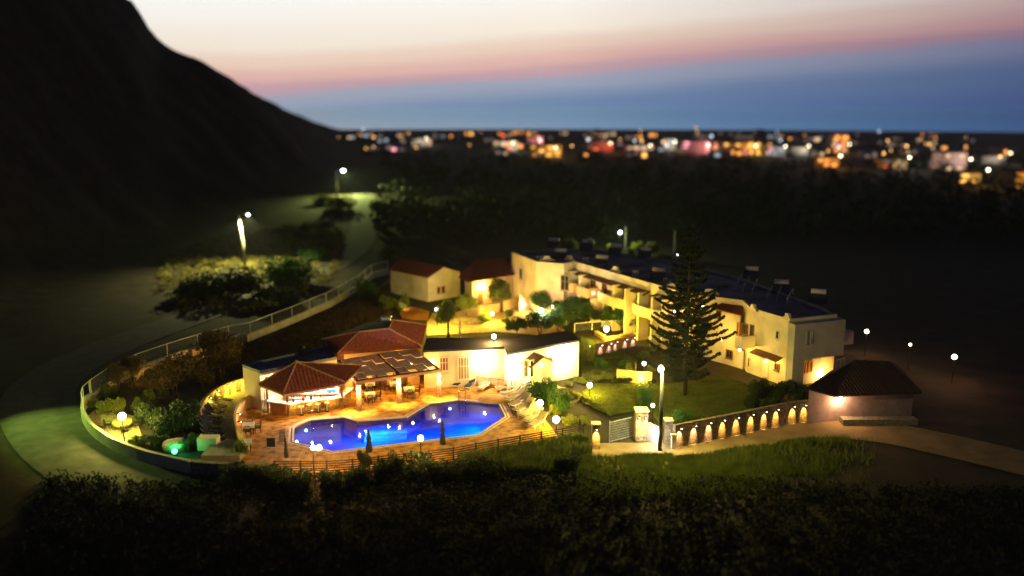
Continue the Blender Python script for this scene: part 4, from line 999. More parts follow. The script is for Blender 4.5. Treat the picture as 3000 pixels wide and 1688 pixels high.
globe('globe_lamp','globe lamp low in front of the ochre bungalow wall','D',1440,808,1.2,200,YEL,gl_warm,.26)
globe('globe_lamp','white globe lamp in the courtyard beside the tall hedge','D',1970,775,2.6,300,WHT,gl_white,.32)
globe('globe_lamp','large yellow lamp on the terrace below the balconies','E',1200,1045,1.6,330,YEL,gl_white,.36)
globe('globe_lamp','glowing lamp above the yellow garden wall, left of the tall dark post','N',1335,870,1.9,90,YEL,gl_white,.24)
globe('globe_lamp','small white globe lamp on the lawn behind the gate','G',845,605,1.9,35,GREENISH,gl_cool,.2)
globe('globe_lamp','low lamp glowing against the yellow garden wall','N',1275,1165,.6,40,YEL,gl_white,.18)
globe('globe_lamp','small lamp behind the car park bushes beyond the apartment roof','E',1350,5,4.2,420,GREENISH,gl_cool,.3)
globe('globe_lamp','distant bright lamp right of the apartment building','H',1092,390,2.6,40,(1.,.5,.25),gl_warm,.26)
globe('globe_lamp','distant faint lamp between two brighter distant lamps','H',1503,515,2.6,12,(1.,.5,.25),gl_warm,.16)
globe('globe_lamp','distant reddish lamp at the far right of the garden','H',1920,630,2.6,45,(1.,.42,.20),gl_warm,.30)
globe('globe_lamp','lamp half hidden by the white flowering shrub at the stone garden','X',1705,640,2.,1,WARM2,gl_cool,.12)
# bluish garden spots on the stone steps
GW=[W('N',230,700),W('N',420,700),W('N',640,660),W('N',800,610),W('N',1000,560),W('N',1150,530)]
wall('stone_terrace_wall','brown stone terrace wall with bluish white spots below the balcony lamp',GW[1:],0,1.2,.3,mat('stone_red',(.34,.15,.08),(.22,.09,.05),4,.9,.5,12,kind='cell'))
for i,(u,v) in enumerate(((285,640),(465,620),(640,640),(755,600),(940,550),(1090,520))):
    q=W('N',u,v);p,nr=nline(GW,q.x);p=Vector((p.x,p.y,0))+nr*.17
    wall_spot(p,nr,1.05,22,COOL,ordn[i]+' bluish white spot from the left on the stone terrace wall','bluish spots in the terraced garden',gl_cool)
wall('garden_wall','bright yellow garden wall between the two lawns',Gs('N',(820,1180),(1000,1200),(1180,1230),(1480,1250)),0,1.1,.3,orange)
wall('balustrade_wall','ochre terrace edge lit by the large yellow lamp',Gs('N',(430,330),(620,450),(860,420),(1100,360)),0,.5,.5,orange)
railing('balustrade','white balustrade of close uprights on the upper garden terrace',Gs('N',(20,360),(200,330),(440,310),(800,300),(1080,280)),.5,1.0,2.2)
# lawn edging hedges are planted later; right stone house
s0,s1,s2=W('O',1310,1000),W('O',1690,990),W('O',1950,1060)
z=3.15
j0=W('O',1240,255,z+.6);j1=W('O',1660,470,z-.6);j2=W('O',1930,530,z-.6)
k_=W('O',1330,150,z+1);km=W('O',1700,10,z+1.6);kr=W('O',2400,130,z+1.6);kf_=W('O',2700,560,z-.8);kb=W('O',2700,560,z-.8)
sh=thing('stone_house','dark roofed house with lilac lit stone wall at the right end of the road','house',(s1.x,s1.y+2,0),world=True)
wl0=[Vector(j0[:2])+Vector((.1,.3)),Vector(s1[:2]),Vector((s1.x+7,s1.y+1.)),Vector((s1.x+8,s1.y+7)),Vector((j0.x+3.6,j0.y+5.2))]
MB().prism(wl0,-.1,[z-.1,z-.9,z-.9,z-.9,z-.3]).build('wall',mat('render_lilac',(.34,.27,.27),(.25,.19,.19),1.5,.9,.4,8),sh)
A0=Vector((wl0[0].x-.4,wl0[0].y-.2,z+.05));A1=Vector((wl0[1].x-.3,wl0[1].y-.6,z-.75));A2=Vector((wl0[2].x+.4,wl0[2].y-.6,z-.75));A3=Vector((wl0[3].x,wl0[3].y,z-.3));A4=Vector((wl0[4].x,wl0[4].y,z));T1=Vector((wl0[1].x+3,wl0[1].y+4.5,z+.75));T2=Vector((wl0[1].x+6,wl0[1].y+4.5,z+.75))
m=MB();roof_face(m,[A1,A2,T2,T1]);roof_face(m,[A0,A1,T1]);roof_face(m,[A2,A3,T2]);m.add([A0,T1,T2,A3,A4],[(0,1,2,3,4)]);m.build('roof',mat('roof_dark_tile',(.07,.035,.035),(.04,.02,.02),4,.8,.3,20),sh)
p=W('O',1715,650,2.4);MB().lathe([(.01,-.25),(.16,-.2),(.2,.1),(.12,.3),(.01,.34)],(s1.x+.35,s1.y-.25,1.9),12).build('wall_lantern',gl_white,sh,True);light('lantern_light',(s1.x+.3,s1.y-.6,1.9),42,(1.,.50,.20),.15,sh)
light('lantern_light',(s1.x-1.6,s1.y+.5,1.4),8,COOL,.1,sh)
MB().box((s1.x+3.5,s1.y-.65,.25),(6.2,.9,.5)).build('plinth',stoneg,sh)
o=railing('railing','pale metal railing by the end of the apartment block, above the stone house',Gs('F',(1830,1340),(1925,1310)),0,1.0,1.2);
# ================================================================== furniture
def make_table(top,leg,name='dining_table',cat='table'):
    t=thing(name,'',cat);MB().box((0,0,.745),(.95,.95,.03)).build('tabletop',top,t);MB().box((0,0,.64),(.90,.90,.18)).build('cloth_skirt',top,t)
    for x in(-.38,.38):
        for y in(-.38,.38):MB().box((x,y,.28),(.05,.05,.55)).build('leg',leg,t)
    return t
def make_chair(m_):
    t=thing('chair','','chair')
    MB().box((0,0,.44),(.46,.46,.05)).build('seat',m_,t)
    b=MB().tube([(-.2,.22,.46),(-.22,.26,.75),(-.13,.28,.93),(.13,.28,.93),(.22,.26,.75),(.2,.22,.46)],.028,6)
    for x in(-.1,0,.1):b.tube([(x,.23,.46),(x,.28,.92)],.016,5)
    b.build('backrest',m_,t,True)
    for x in(-.19,.19):
        for y in(-.19,.2):MB().tube([(x,y,.42),(x*1.1,y*1.15,0)],.022,5).build('leg',m_,t)
    for s in(-1,1):MB().tube([(s*.24,.22,.66),(s*.25,-.2,.66),(s*.21,-.2,.44)],.02,5).build('armrest',m_,t)
    return t
tb0=make_table(cloth,blackp);chb=make_chair(blackp);used=[0,0]
def put_table(p,rz,label,group='tables under the pergola'):
    if used[0]==0:
        used[0]=1;tb0.location=p;tb0.rotation_euler.z=rz;tb0['label']=label;tb0['group']=group;return
    dup(tb0,p,rz,label,group=group)
def put_chair(p,rz,label,group='black chairs round the tables'):
    if used[1]==0:
        used[1]=1;chb.location=p;chb.rotation_euler.z=rz;chb['label']=label;chb['group']=group;return
    dup(chb,p,rz,label,group=group)
for (r,u,v,tl,tg) in (('Q',860,600,'front left table under the pergola','pergola'),('Q',860,395,'rear left table under the pergola','pergola'),('Q',1600,500,'table between the middle and right pergola pillars','pergola'),('Q',1330,400,'rear middle table half hidden by the middle pillar','pergola'),('A',1700,945,'table by the inner curved wall','terrace'),('A',1670,1105,'low side table nearest the round bush','terrace')):
    p=W(r,u,v,.75);p.z=0.02;rz=R(12)
    put_table(p,rz,'cream cloth '+tl,'cloth covered tables')
    nch=4 if r=='Q' else (3 if v<1000 else 1)
    for k,nm in enumerate(('near','right','far','left')[:nch] if r=='Q' else ('near','right','far')[:nch]):
        w_=rz+k*math.pi/2;q=p+Vector((math.sin(w_),-math.cos(w_),0))*.72
        put_chair(q,w_+math.pi+ (0.1 if k%2 else -.08),f'black chair, {nm} side of the {tl}')
def make_lounger(frame,fab):
    t=thing('sun_lounger','','sun lounger')
    a=R(38);L1=1.25;L2=.75
    f=MB()
    for s in(-.31,.31):
        f.tube([(s,-1.0,.32),(s,.28,.34),(s,.28+L2*math.cos(a),.34+L2*math.sin(a))],.035,6)
    f.tube([(-.31,-1.0,.32),(.31,-1.,.32)],.035,6);f.tube([(-.31,.28+L2*math.cos(a),.34+L2*math.sin(a)),(.31,.28+L2*math.cos(a),.34+L2*math.sin(a))],.035,6);f.build('frame',frame,t,True)
    for y in(-.75,.55):
        for s in(-.31,.31):MB().tube([(s,y,.33),(s,y-.12,.0)],.032,6).build('leg',frame,t,True)
    MB().box((0,-.35,.37),(.56,1.22,.06)).build('seat_cushion',fab,t)
    M=Matrix.Translation((0,.28,.37))@Matrix.Rotation(a,4,'X');b=MB();b.box((0,L2/2,.02),(.56,L2,.06),0,M);b.build('back_cushion',fab,t)
    for s in(-.33,.33):MB().tube([(s,.1,.34),(s,.12,.55),(s,-.28,.55),(s,-.3,.34)],.022,5).build('armrest',frame,t,True)
    return t
lg={}
def put_lounger(kind,p,head,label,group):
    d=(head-p);rz=math.atan2(-d.x,d.y);c_=(p+head)/2;c_.z=.02;SC_=1.18 if 'row' in group else 1.
    if kind not in lg:
        t=make_lounger(*{'dark':(metalw,fabd),'taupe':(metalw,fabt),'darkf':(blackp,fabd)}[kind]);lg[kind]=t;t.location=c_;t.rotation_euler.z=rz;t['label']=label;t['group']=group;return t
    return dup(lg[kind],c_,rz,label,SC_,group)
for i,(fx,fy,hx,hy) in enumerate(((468,1085,590,985),(590,1105,715,1005),(720,1120,880,1020))):
    put_lounger('dark' if i<2 else 'taupe',W('C',fx,fy),W('C',hx,hy),['dark sun lounger by the white railing, left of its dark neighbour','dark sun lounger in the middle of three by the white railing','grey sun lounger, right one of three by the white railing'][i],'three sun loungers by the white railing')
for i in range(8):
    t=i/7;f_=Vector((430+590*t,470+810*t));h_=Vector((800+600*t**1.1,440+660*t))
    put_lounger('taupe',W('M',*f_),W('M',*h_)+Vector((0,.3,0)),f'white framed taupe lounger in the row right of the pool, {ordn[i]} from the reception','row of loungers right of the pool')
for i in range(8):
    a=[(1565,765),(1525,825),(1490,878),(1470,930),(1460,982),(1462,1034),(1475,1086),(1490,1130)][i];h=[(1350,725),(1295,785),(1262,840),(1248,895),(1242,950),(1244,1006),(1250,1062),(1262,1115)][i]
    put_lounger('dark',W('A',*a),W('A',*h),f'dark lounger in the left crescent, {ordn[i]} counting from the pool bar','crescent of dark loungers left of the pool')
# closed parasols
def parasol(r,u,v,h,label,m=canvas,rad=.16,base=None):
    b=W(*base) if base else W(r,u,v);t=thing('closed_parasol',label,'parasol',b,group='closed parasols round the pool')
    MB().tube([(0,0,0),(0,0,h)],.025,6).build('pole',metalg,t)
    MB().lathe([(.02,h*.18),(rad,h*.20),(rad*.95,h*.35),(rad*.6,h*.6),(rad*.75,h*.63),(rad*.3,h*.9),(.02,h*1.0)],n=9).build('canopy',m,t)
    MB().lathe([(.001,0),(.28,0),(.28,.07),(.05,.12),(.03,.2)],n=14).build('base',stoneg,t);return t
parasol('J',772,662,2.1,'slim closed navy parasol beside the left end of the timber fence')
parasol('J',1552,612,2.3,'closed navy parasol between the two front globe lamps',rad=.26)
parasol('J',2245,545,2.5,'closed navy parasol standing right of the starry globe lamp',rad=.24)
parasol('G',155,905,1.6,'short closed navy parasol beside the hedge left of the gate',rad=.2)
parasol('C',790,985,2.3,'closed dark red parasol in front of the white reception wall',canvasr,.15)
for i,(u,v) in enumerate(((238,1075),(262,1105),(290,1125))):
    parasol('B',u,v,2.5,['closed cream parasol leaning nearest the annex corner of the pool bar','closed cream parasol in the middle of three at the left of the bar','closed cream parasol nearest the plank front of the bar'][i],cloth,.13)
# notice board
b=W('R',700,1060);t=thing('notice_board','dark blue notice board on two thin legs near the timber fence','notice board',b)
MB().box((0,0,1.35),(.62,.05,.72)).build('board',mat('board_navy',(.012,.015,.04),(.01,.012,.03)),t);MB().band([(-.33,-.0),(.33,0)],.97,.99,.06).build('bottom_trim',metalw,t)
for s in(-.3,.3):MB().box((s,.03,.55),(.04,.04,1.1)).build('leg',metalg,t)
# low ochre dome standing in for a patch of lit deck beside the pool
q=W('M',340,640);o=MB().lathe([(1.55,0),(1.5,.10),(1.2,.26),(.8,.36),(.3,.42),(.001,.43)],n=24).build('lit_patch_dome',mat('lit_patch_ochre',(.62,.36,.12),(.5,.27,.08),2,.8,.3,8),smooth=True);o.location=(q.x,q.y,.02);o.scale=(1.,.75,1.);tag(o,'low ochre dome shaped as a patch of lit deck, far right corner of the pool','lit patch dome')
# white picket railing
pk=thing('picket_railing','brown and white picket railing before the reception wall','railing',W('P',1420,1130),world=True)
pa,pb_=W('P',1344,1124),W('P',1499,1146);n_=44
for k in (0,11,22,33,44):
    p=pa.lerp(pb_,k/44);MB().box((p.x,p.y,.55),(.09,.09,1.1)).build('post',woodo,pk)
for k in range(4):
    m=MB();
    for j in range(1,11):
        p=pa.lerp(pb_,(k*11+j)/44);m.box((p.x,p.y,.52),(.04,.03,.9))
    a,b_=pa.lerp(pb_,k/4),pa.lerp(pb_,(k+1)/4);d=b_-a;c_=(a+b_)/2
    for h in(.12,.97):m.box((c_.x,c_.y,h),(d.length-.1,.05,.06),math.atan2(d.y,d.x))
    m.build('picket_panel',woodo,pk)
o=wall('low_wall','low orange kerb wall under the picket railing',[pa+Vector((0,.35,0)),pb_+Vector((0,.35,0))],0,.3,.2,orange)
# garden corner on the left: table, lamp, chairs, green lamp
q=W('K',1160,1150);t=thing('garden_table','round garden table with yellow cloth under the brightest left lamp','table',q)
MB().lathe([(.001,.76),(.75,.76),(.78,.74),(.80,.45),(.70,.45)],n=22).build('tablecloth',mat('cloth_yellow',(.62,.45,.12),(.5,.35,.08),2),t,True);MB().tube([(0,0,0),(0,0,.74)],.06).build('pedestal',blackp,t)
for k,w_ in enumerate((.5,1.9,3.4,4.9)):
    put_chair(q+Vector((math.sin(w_),-math.cos(w_),0))*1.15,w_+math.pi,['black chair right in front of the round yellow table','black chair on the right of the round yellow table','black chair behind the round yellow table','black chair on the left of the round yellow table'][k],'black chairs round the yellow garden table')
globe('globe_lamp','flame bright yellow lamp behind the round garden table','K',1150,1030,2.1,330,(1.,.80,.15),gl_white,.38)
q=W('K',1655,1395);t=thing('green_floodlight','emerald green floodlight low among plants beside the perimeter wall','floodlight',q)
MB().box((0,0,.12),(.28,.2,.2)).build('housing',metalb,t);MB().ball((0,-.12,.35),.20).build('lamp_glass',gl_green,t,True);light('green_light',(q.x,q.y+.2,.9),16,GRN,.15,t);light('green_light',(q.x-.3,q.y-.6,.5),6,GRN,.1,t)
q=W('K',1660,1335);o=MB().lathe([(.001,0),(.9,0),(1.0,.3),(.95,.55),(.5,.6),(.001,.6)],n=20).build('fountain_basin',stoneg,smooth=True);o.location=q;tag(o,'round basin glowing green in the dark shrubs','basin')
# street lamp just beyond the left edge that lights the road bend
b=W('P',-150,1190);sl3=thing('street_lamp','street lamp at the road bend beyond the garden corner','street lamp',b)
MB().tube([(0,0,0),(0,0,8.)],[.14,.09],10).build('pole',concrete,sl3);MB().tube([(0,0,8.),(1.5,0,8.3)],.05).build('arm',metalg,sl3);MB().ball((1.6,0,8.2),.2).build('lamp_head',gl_cool,sl3,True)
light('street_light',(b.x+1.7,b.y,8.),2300,(.60,.95,.12),.25,sl3,spot=52,aim=W('P',225,1262),blend=1.)
# ================================================================== vegetation
def leafy(m,c,r,n,size,rnd,flat=1.,upr=.0,shell=.55):
    "scatter n small leaf sprays through an ellipsoid"
    cx,cy,cz=c;rx,ry,rz=r
    for _ in range(n):
        while 1:
            a,b,d=rnd.uniform(-1,1),rnd.uniform(-1,1),rnd.uniform(-1,1);q=a*a+b*b+d*d
            if shell*shell*rnd.random()<q<1:break
        p=Vector((cx+a*rx,cy+b*ry,cz+d*rz));s=size*rnd.uniform(.6,1.4)
        u=Vector((rnd.gauss(0,1),rnd.gauss(0,1),rnd.gauss(0,1)+upr)).normalized();v=u.orthogonal().normalized();w_=rnd.uniform(0,6.28);v=(v*math.cos(w_)+u.cross(v)*math.sin(w_))
        k=len(m.v);m.v+=[tuple(p-v*s*.32),tuple(p+u*s*.55),tuple(p+v*s*.32),tuple(p-u*s*.55)];m.f.append((k,k+1,k+2,k+3))
def clumpy(rnd,R_,H_,z0,k,n,size,upr=0.):
    m=MB()
    for i in range(k):
        w_=rnd.uniform(0,6.28);rr=R_*rnd.uniform(0,.72)**.6 if i else 0;zz=z0+H_*(rnd.uniform(.2,.8) if z0>0 else rnd.uniform(.0,.68))
        fall=1-.35*abs((zz-z0)/H_-.45)*2;cr_=R_*rnd.uniform(.30,.50)
        leafy(m,(math.cos(w_)*rr*fall,math.sin(w_)*rr*fall,zz),(cr_,cr_,cr_*rnd.uniform(.6,.9)*min(1.5,H_/R_)),n//k,size,rnd,upr=upr)
    return m
def tree_proto(seed,h,R_,th,mt,n,size,ntr=1,k=13,upr=0.):
    rnd=random.Random(seed);t=thing('tree','','tree')
    m=MB()
    for j in range(ntr):
        dx,dy=(rnd.uniform(-.5,.5),rnd.uniform(-.3,.3)) if ntr>1 else (0,0)
        top=Vector((dx*1.8,dy*1.8,th+.3*(h-th)));m.tube([(dx*.4,dy*.4,0),(dx*1.1,dy,th*.5),(top.x*.8,top.y*.8,th),tuple(top)],[.13/ntr**.5+.03,.11/ntr**.5,.09/ntr**.5,.04],7)
        for b_ in range(4):
            w_=rnd.uniform(0,6.28);e=top+Vector((math.cos(w_)*R_*.6,math.sin(w_)*R_*.6,(h-th)*rnd.uniform(.1,.45)));s_=Vector((top.x*.8,top.y*.8,th*rnd.uniform(.85,1)));m.tube([s_,s_.lerp(e,.5)+Vector((0,0,.15)),e],[.06,.04,.015],5)
    m.build('trunk',bark,t,True);clumpy(rnd,R_,h-th,th,k,n,size,upr).build('crown',mt,t);return t
def bush_proto(seed,R_,H_,mt,n,size,k=10,upr=0.,name='shrub',cat='shrub'):
    rnd=random.Random(seed);m=clumpy(rnd,R_,H_*1.0,0,k+4,n,size,upr)
    m.v=[(x,y,max(z_,.0)) for x,y,z_ in m.v]
    o=m.build(name,mt);tag(o,'',cat);return o
protos={}
def place(key,mk,p,label,rz=None,sc=1.,group=None):
    rz=random.uniform(0,6.28) if rz is None else rz
    if key not in protos:
        o=mk();protos[key]=o;o.location=p;o.rotation_euler.z=rz;o.scale=(sc,)*3 if not hasattr(sc,'__len__') else sc;o['label']=label
        if group:o['group']=group
        return o
    return dup(protos[key],p,rz,label,sc,group)
TD=lambda:tree_proto(1,4.6,1.9,1.5,leafm[4],5200,.17,3)
TO=lambda:tree_proto(2,4.2,1.6,1.7,leafm[0],4200,.15,1,upr=1.0)
TG=lambda:tree_proto(3,4.4,2.2,1.2,leafm[1],6500,.19,2)
def onh(p):p.z=gz(p.x,p.y);return p
def hgt(base,r,u,v):return Zat(base,r,u,v)
# dark trees left of the crescent
for i,(bu,bv,tu,tv,l) in enumerate(((1040,690,1000,275,'dark brown leafed tree with pale forked trunks left of the crescent wall'),(1285,640,1230,330,'dark tree with slender trunk right of the forked one'),(1440,545,1540,55,'tall dark rounded tree before the road wall, behind the curved wall'),(800,700,760,470,'dark tree farther left below the mesh fence'),(480,640,470,420,'dark tree nearest the bend of the fence'),(620,560,600,440,'small dark tree behind the garden corner'))):
    b=W('A',bu,bv);h=Zat(b,'A',tu,tv);place('TD',TD,b,l,sc=max(.6,h/4.6),group='dark trees in the left garden')
# green and olive trees of the courtyard
for (bu,bv,tu,tv,l,s_) in ((968,1050,960,625,'slender olive tree left of the pair behind the reception roof',.85),(1160,870,1150,560,'olive tree right of the slender one, behind the reception roof',1.),(1545,790,1540,400,'broad olive tree before the second bungalow',1.15)):
    b=W('D',bu,bv);h=Zat(b,'D',tu,tv);place('TO',TO,b,l,sc=(h/4.2*s_*1.3,h/4.2*s_*1.3,h/4.2),group='olive trees in the courtyard')
for (r,bu,bv,tu,tv,l,s_) in (('D',1700,1040,1690,860,'yellow green tree just behind the reception roof ridge',1.),('D',1960,1030,1990,800,'leafy green tree under the white courtyard lamp',1.),('D',2150,1010,2150,740,'dense green tree right of the white courtyard lamp',1.2),('D',2480,930,2480,720,'dark green tree above the right end of the reception roof',1.1),('D',1990,800,1960,590,'tall green tree at the left end of the hedge before the apartments',1.1),('D',2230,800,2230,610,'tall green tree in the middle of the hedge before the apartments',1.3),('D',2440,860,2450,650,'tall green tree at the right end of the hedge before the apartments',1.2),('E',1370,1060,1370,830,'rounded green citrus tree beside the large yellow terrace lamp',1.5)):
    b=W(r,bu,bv);h=Zat(b,r,tu,tv);place('TG',TG,b,l,sc=(h/4.4*s_*1.45,h/4.4*s_*1.45,h/4.4*1.08),group='green trees before the apartments')
TB=lambda:tree_proto(4,4.6,1.7,1.0,leafm[3],4200,.22,1)
for (bu,bv,tu,tv,l) in ((790,260,800,10,'pale green tree at the far left behind the blue roof'),(1680,270,1680,55,'round lit green tree behind the roof, right of the cactus like shrub'),(1530,250,1520,60,'dim green tree left of the round lit tree'),(1030,170,1010,40,'small grey green tree behind the roof ornament'),(1250,230,1250,90,'pale shrub like tree left of the car park lamp'),(1465,270,1460,130,'bright yellow green spiky tree right of the car park lamp')):
    b=W('E',bu,bv+20);h=Zat(b,'E',tu,tv);place('TB',TB,b,l,sc=max(.4,h/4.6),group='trees beyond the blue roof')
# big shrubs
rnd0=random.Random(77)
BG=lambda:bush_proto(11,1.6,1.9,leafm[1],4200,.15)
BD=lambda:bush_proto(12,1.8,1.8,leafm[2],4200,.17)
BO=lambda:bush_proto(13,1.2,1.2,leafm[0],2400,.13,upr=1.)
BY=lambda:bush_proto(14,.9,.9,leafm[3],1600,.12,upr=1.5)
Z5=lambda r,u0,u1,v:1
def bush(key,mk,r,u,v,wpx,hpx,label,R0,H0,group=None):
    "width and height sighted in picture units of region r"
    b=onh(W(r,u,v));s=REG[r][2];dep=prj(b.x,b.y,b.z)[2];wm=wpx/s*dep/F;hm=hpx/s*dep/F
    return place(key,mk,b,label,sc=(wm/2/R0,wm/2/R0,hm/H0),group=group)
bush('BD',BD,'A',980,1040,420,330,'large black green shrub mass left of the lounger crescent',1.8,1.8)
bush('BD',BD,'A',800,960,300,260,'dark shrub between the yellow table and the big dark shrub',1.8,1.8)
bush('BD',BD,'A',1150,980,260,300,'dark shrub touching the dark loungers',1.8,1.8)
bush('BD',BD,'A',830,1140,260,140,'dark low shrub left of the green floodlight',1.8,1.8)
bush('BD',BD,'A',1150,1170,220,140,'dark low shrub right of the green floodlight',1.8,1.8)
bush('BO',BO,'A',660,800,150,140,'grey green shrub behind the round yellow table',1.2,1.2)
bush('BO',BO,'A',740,740,160,150,'thin olive shrub under the dark trees',1.2,1.2)
bush('BO',BO,'A',900,690,130,120,'pale flowering shrub under the forked dark tree',1.2,1.2)
bush('BO',BO,'A',350,680,220,150,'olive reeds at the back of the garden corner',1.2,1.2)
bush('BY',BY,'A',380,830,260,130,'yellow lit shrub with spiky leaves behind the bright lamp',.9,.9)
bush('BY',BY,'A',250,780,120,90,'yellow shrub beside the white tube railing',.9,.9)
bush('BY',BY,'A',490,820,110,150,'spiky green plant right behind the bright lamp',.9,.9)
bush('BO',BO,'A',640,1130,170,110,'grey frosted shrub in front of the yellow table',1.2,1.2)
bush('BO',BO,'A',1610,1250,190,200,'round olive bush at the corner of the pool terrace',1.2,1.2)
bush('BG',BG,'C',1390,1150,300,210,'large rounded green bush beside the lounger row',1.6,1.9)
bush('BG',BG,'C',1530,1170,260,240,'large green bush in the middle of the clump by the reception',1.6,1.9)
bush('BG',BG,'C',1660,1310,330,270,'big green bush between the bush clump and the garden path',1.6,1.9)
bush('BY',BY,'C',1560,1340,160,120,'yellow lit shrub above the lamp at the end of the fence',.9,.9)
bush('BY',BY,'C',1720,1440,180,110,'yellow green shrub left of the garden path',.9,.9)
bush('BY',BY,'C',1880,1440,170,90,'low yellow shrub by the garden path',.9,.9)
for i,(u,v,w_,h_) in enumerate(((1700,1030,170,70),(1850,1000,170,70),(2010,975,170,80),(2140,960,150,90))):
    bush('BO',BO,'C',u,v,w_,h_,ordn[i]+' low hedge shrub along the upper path, from the reception wall',1.2,1.2,'hedge shrubs along the upper path')
for i in range(9):
    t=i/8;u=95+(430-95)*t;v=510+(700-510)*t
    bush('BO',BO,'G',u,v,75,62,ordn[i]+' clipped shrub of the hedge along the garden path, from the top','' or 1.2,1.2,'hedge along the garden path')
for i in range(7):
    t=i/6;bush('BD',BD,'G',490+340*t,400-20*math.sin(t*3),90,55,ordn[i]+' dark hedge shrub at the back of the lawn, from the left',1.8,1.8,'hedge at the back of the lawn')
bush('BG',BG,'G',760,610,170,230,'tall feathery green bush left of the dark post',1.6,1.9)
bush('BG',BG,'G',1110,775,240,170,'round glossy green bush on the lawn behind the boundary wall',1.6,1.9)
bush('BD',BD,'G',1760,620,160,110,'dark round shrub at the right end of the lawn',1.8,1.8)
bush('BO',BO,'G',1340,745,150,70,'low shrub behind the middle of the boundary wall',1.2,1.2)
bush('BD',BD,'G',1850,560,260,260,'tall black shrub before the end of the apartment block',1.8,1.8)
bush('BD',BD,'G',2010,560,230,200,'black shrub right of the tall one before the apartment block',1.8,1.8)
bush('BD',BD,'G',2180,560,300,230,'broad black shrub touching the stone house',1.8,1.8)
bush('BD',BD,'G',1990,640,260,130,'dark low shrub behind the boundary wall lamps',1.8,1.8)
bush('BG',BG,'N',500,960,280,250,'dark green shrub on the small upper lawn',1.6,1.9)
bush('BG',BG,'N',930,960,260,200,'green shrub behind the yellow garden wall',1.6,1.9)
bush('BY',BY,'N',1050,1010,150,170,'yellow spiky plant above the yellow garden wall',.9,.9)
bush('BY',BY,'N',1450,1010,220,130,'yellow shrub beside the lamp above the yellow wall',.9,.9)
bush('BO',BO,'N',1320,760,300,160,'olive shrub left of the pine, under the terraces',1.2,1.2)
bush('BO',BO,'N',1500,640,300,160,'olive shrub behind the pine, under the balconies',1.2,1.2)
bush('BY',BY,'N',320,820,150,220,'tall reed like plant right of the reception end wall',.9,.9)
bush('BG',BG,'D',100,640,260,260,'dark green shrub beside the first bungalow and mesh fence',1.6,1.9)
bush('BO',BO,'D',330,760,240,170,'olive shrub on the bank below the first bungalow',1.2,1.2)
bush('BO',BO,'D',515,720,90,170,'small cone shaped shrub before the first bungalow wall',1.2,1.2)
bush('BO',BO,'D',450,760,150,120,'shrub at the top of the orange bank',1.2,1.2)
bush('BO',BO,'D',1360,900,200,120,'spiky shrub on the courtyard rockery',1.2,1.2)
bush('BO',BO,'D',1600,930,130,100,'small shrub below the ochre wall',1.2,1.2)
bush('BG',BG,'D',1620,830,120,90,'green shrub in the fenced planting under the ochre wall',1.6,1.9)
bush('BY',BY,'E',1850,290,200,60,'low yellow shrub row beyond the blue roof',.9,.9)
bush('BD',BD,'J',1500,700,150,180,'dark leafy shrub climbing the timber fence below the navy parasol',1.8,1.8)
for i,(u,v,w_,h_) in enumerate(((700,880,300,200),(930,920,280,170),(1180,900,260,160),(1420,860,260,190),(1700,800,240,190),(1960,780,260,190),(2240,790,280,170),(2480,780,260,190),(480,860,260,150),(250,850,260,140))):
    bush('BD',BD,'J',u+rnd0.randint(-40,40),v+10,w_*rnd0.uniform(1.1,1.7),h_*rnd0.uniform(1.0,1.5),ordn[i]+' dark shrub growing in the row before the timber fence',1.8,1.8,'dark shrubs before the timber fence')
for i,(u,v,w_,h_) in enumerate(((1430,330,230,150),(1600,310,260,170),(2250,250,200,150))):
    bush('BD',BD,'S',u,v,w_,h_,['left','middle','right'][i]+' dark shrub below the green bank right of the timber fence',1.8,1.8,'dark shrubs below the green bank')
# green ivy bank under the right half of the fence, as tall grass
rnd=random.Random(5)
def grass(name,poly,n,h,mt,label,lean=.25,wid=.03,zf=None):
    xs=[p[0] for p in poly];ys=[p[1] for p in poly];m=MB();k=0
    while k<n:
        x,y=rnd.uniform(min(xs),max(xs)),rnd.uniform(min(ys),max(ys))
        if not inpoly(x,y,poly):continue
        z_=zf(x,y) if zf else 0;hh=h*rnd.uniform(.5,1.2);a=rnd.uniform(0,6.28);wx,wy=math.cos(a)*wid,math.sin(a)*wid;lx,ly=rnd.gauss(0,lean)*hh,rnd.gauss(0,lean)*hh
        j=len(m.v);m.v+=[(x-wx,y-wy,z_),(x+wx,y+wy,z_),(x+lx,y+ly,z_+hh)];m.f.append((j,j+1,j+2));k+=1
    o=m.build(name,mt);tag(o,label,'grass',kind='stuff');return o
grass('grass',[W('P',1340,1352),W('P',1421,1339),W('P',1708,1288),W('P',1735,1330),W('P',1600,1390),W('P',1400,1400)],15000,.85,leafm[0],'tall green grass on the bank below the right part of the fence',wid=.06)
vp_=[]
def dens(x,y):
    "grass thins away from the road wall and in patches"
    px_,py_,_=prj(x,y,0);e=(1342 if px_<1973 else max(1288,1350-(px_-1973)*.15))
    d=(py_-e)/120
    if d<-.02 or px_<1690:return 0
    return max(0,1-d*.9)*max(.12,min(1,.55+mn.noise(Vector((x*.35,y*.35,1)))*1.6))*max(0,1-max(0,px_-1950)/620)
m=MB();k=0;V0=[W('P',1690,1300),W('P',3100,1330),W('P',3100,1480),W('P',1600,1480)];xs=[p.x for p in V0];ys=[p.y for p in V0]
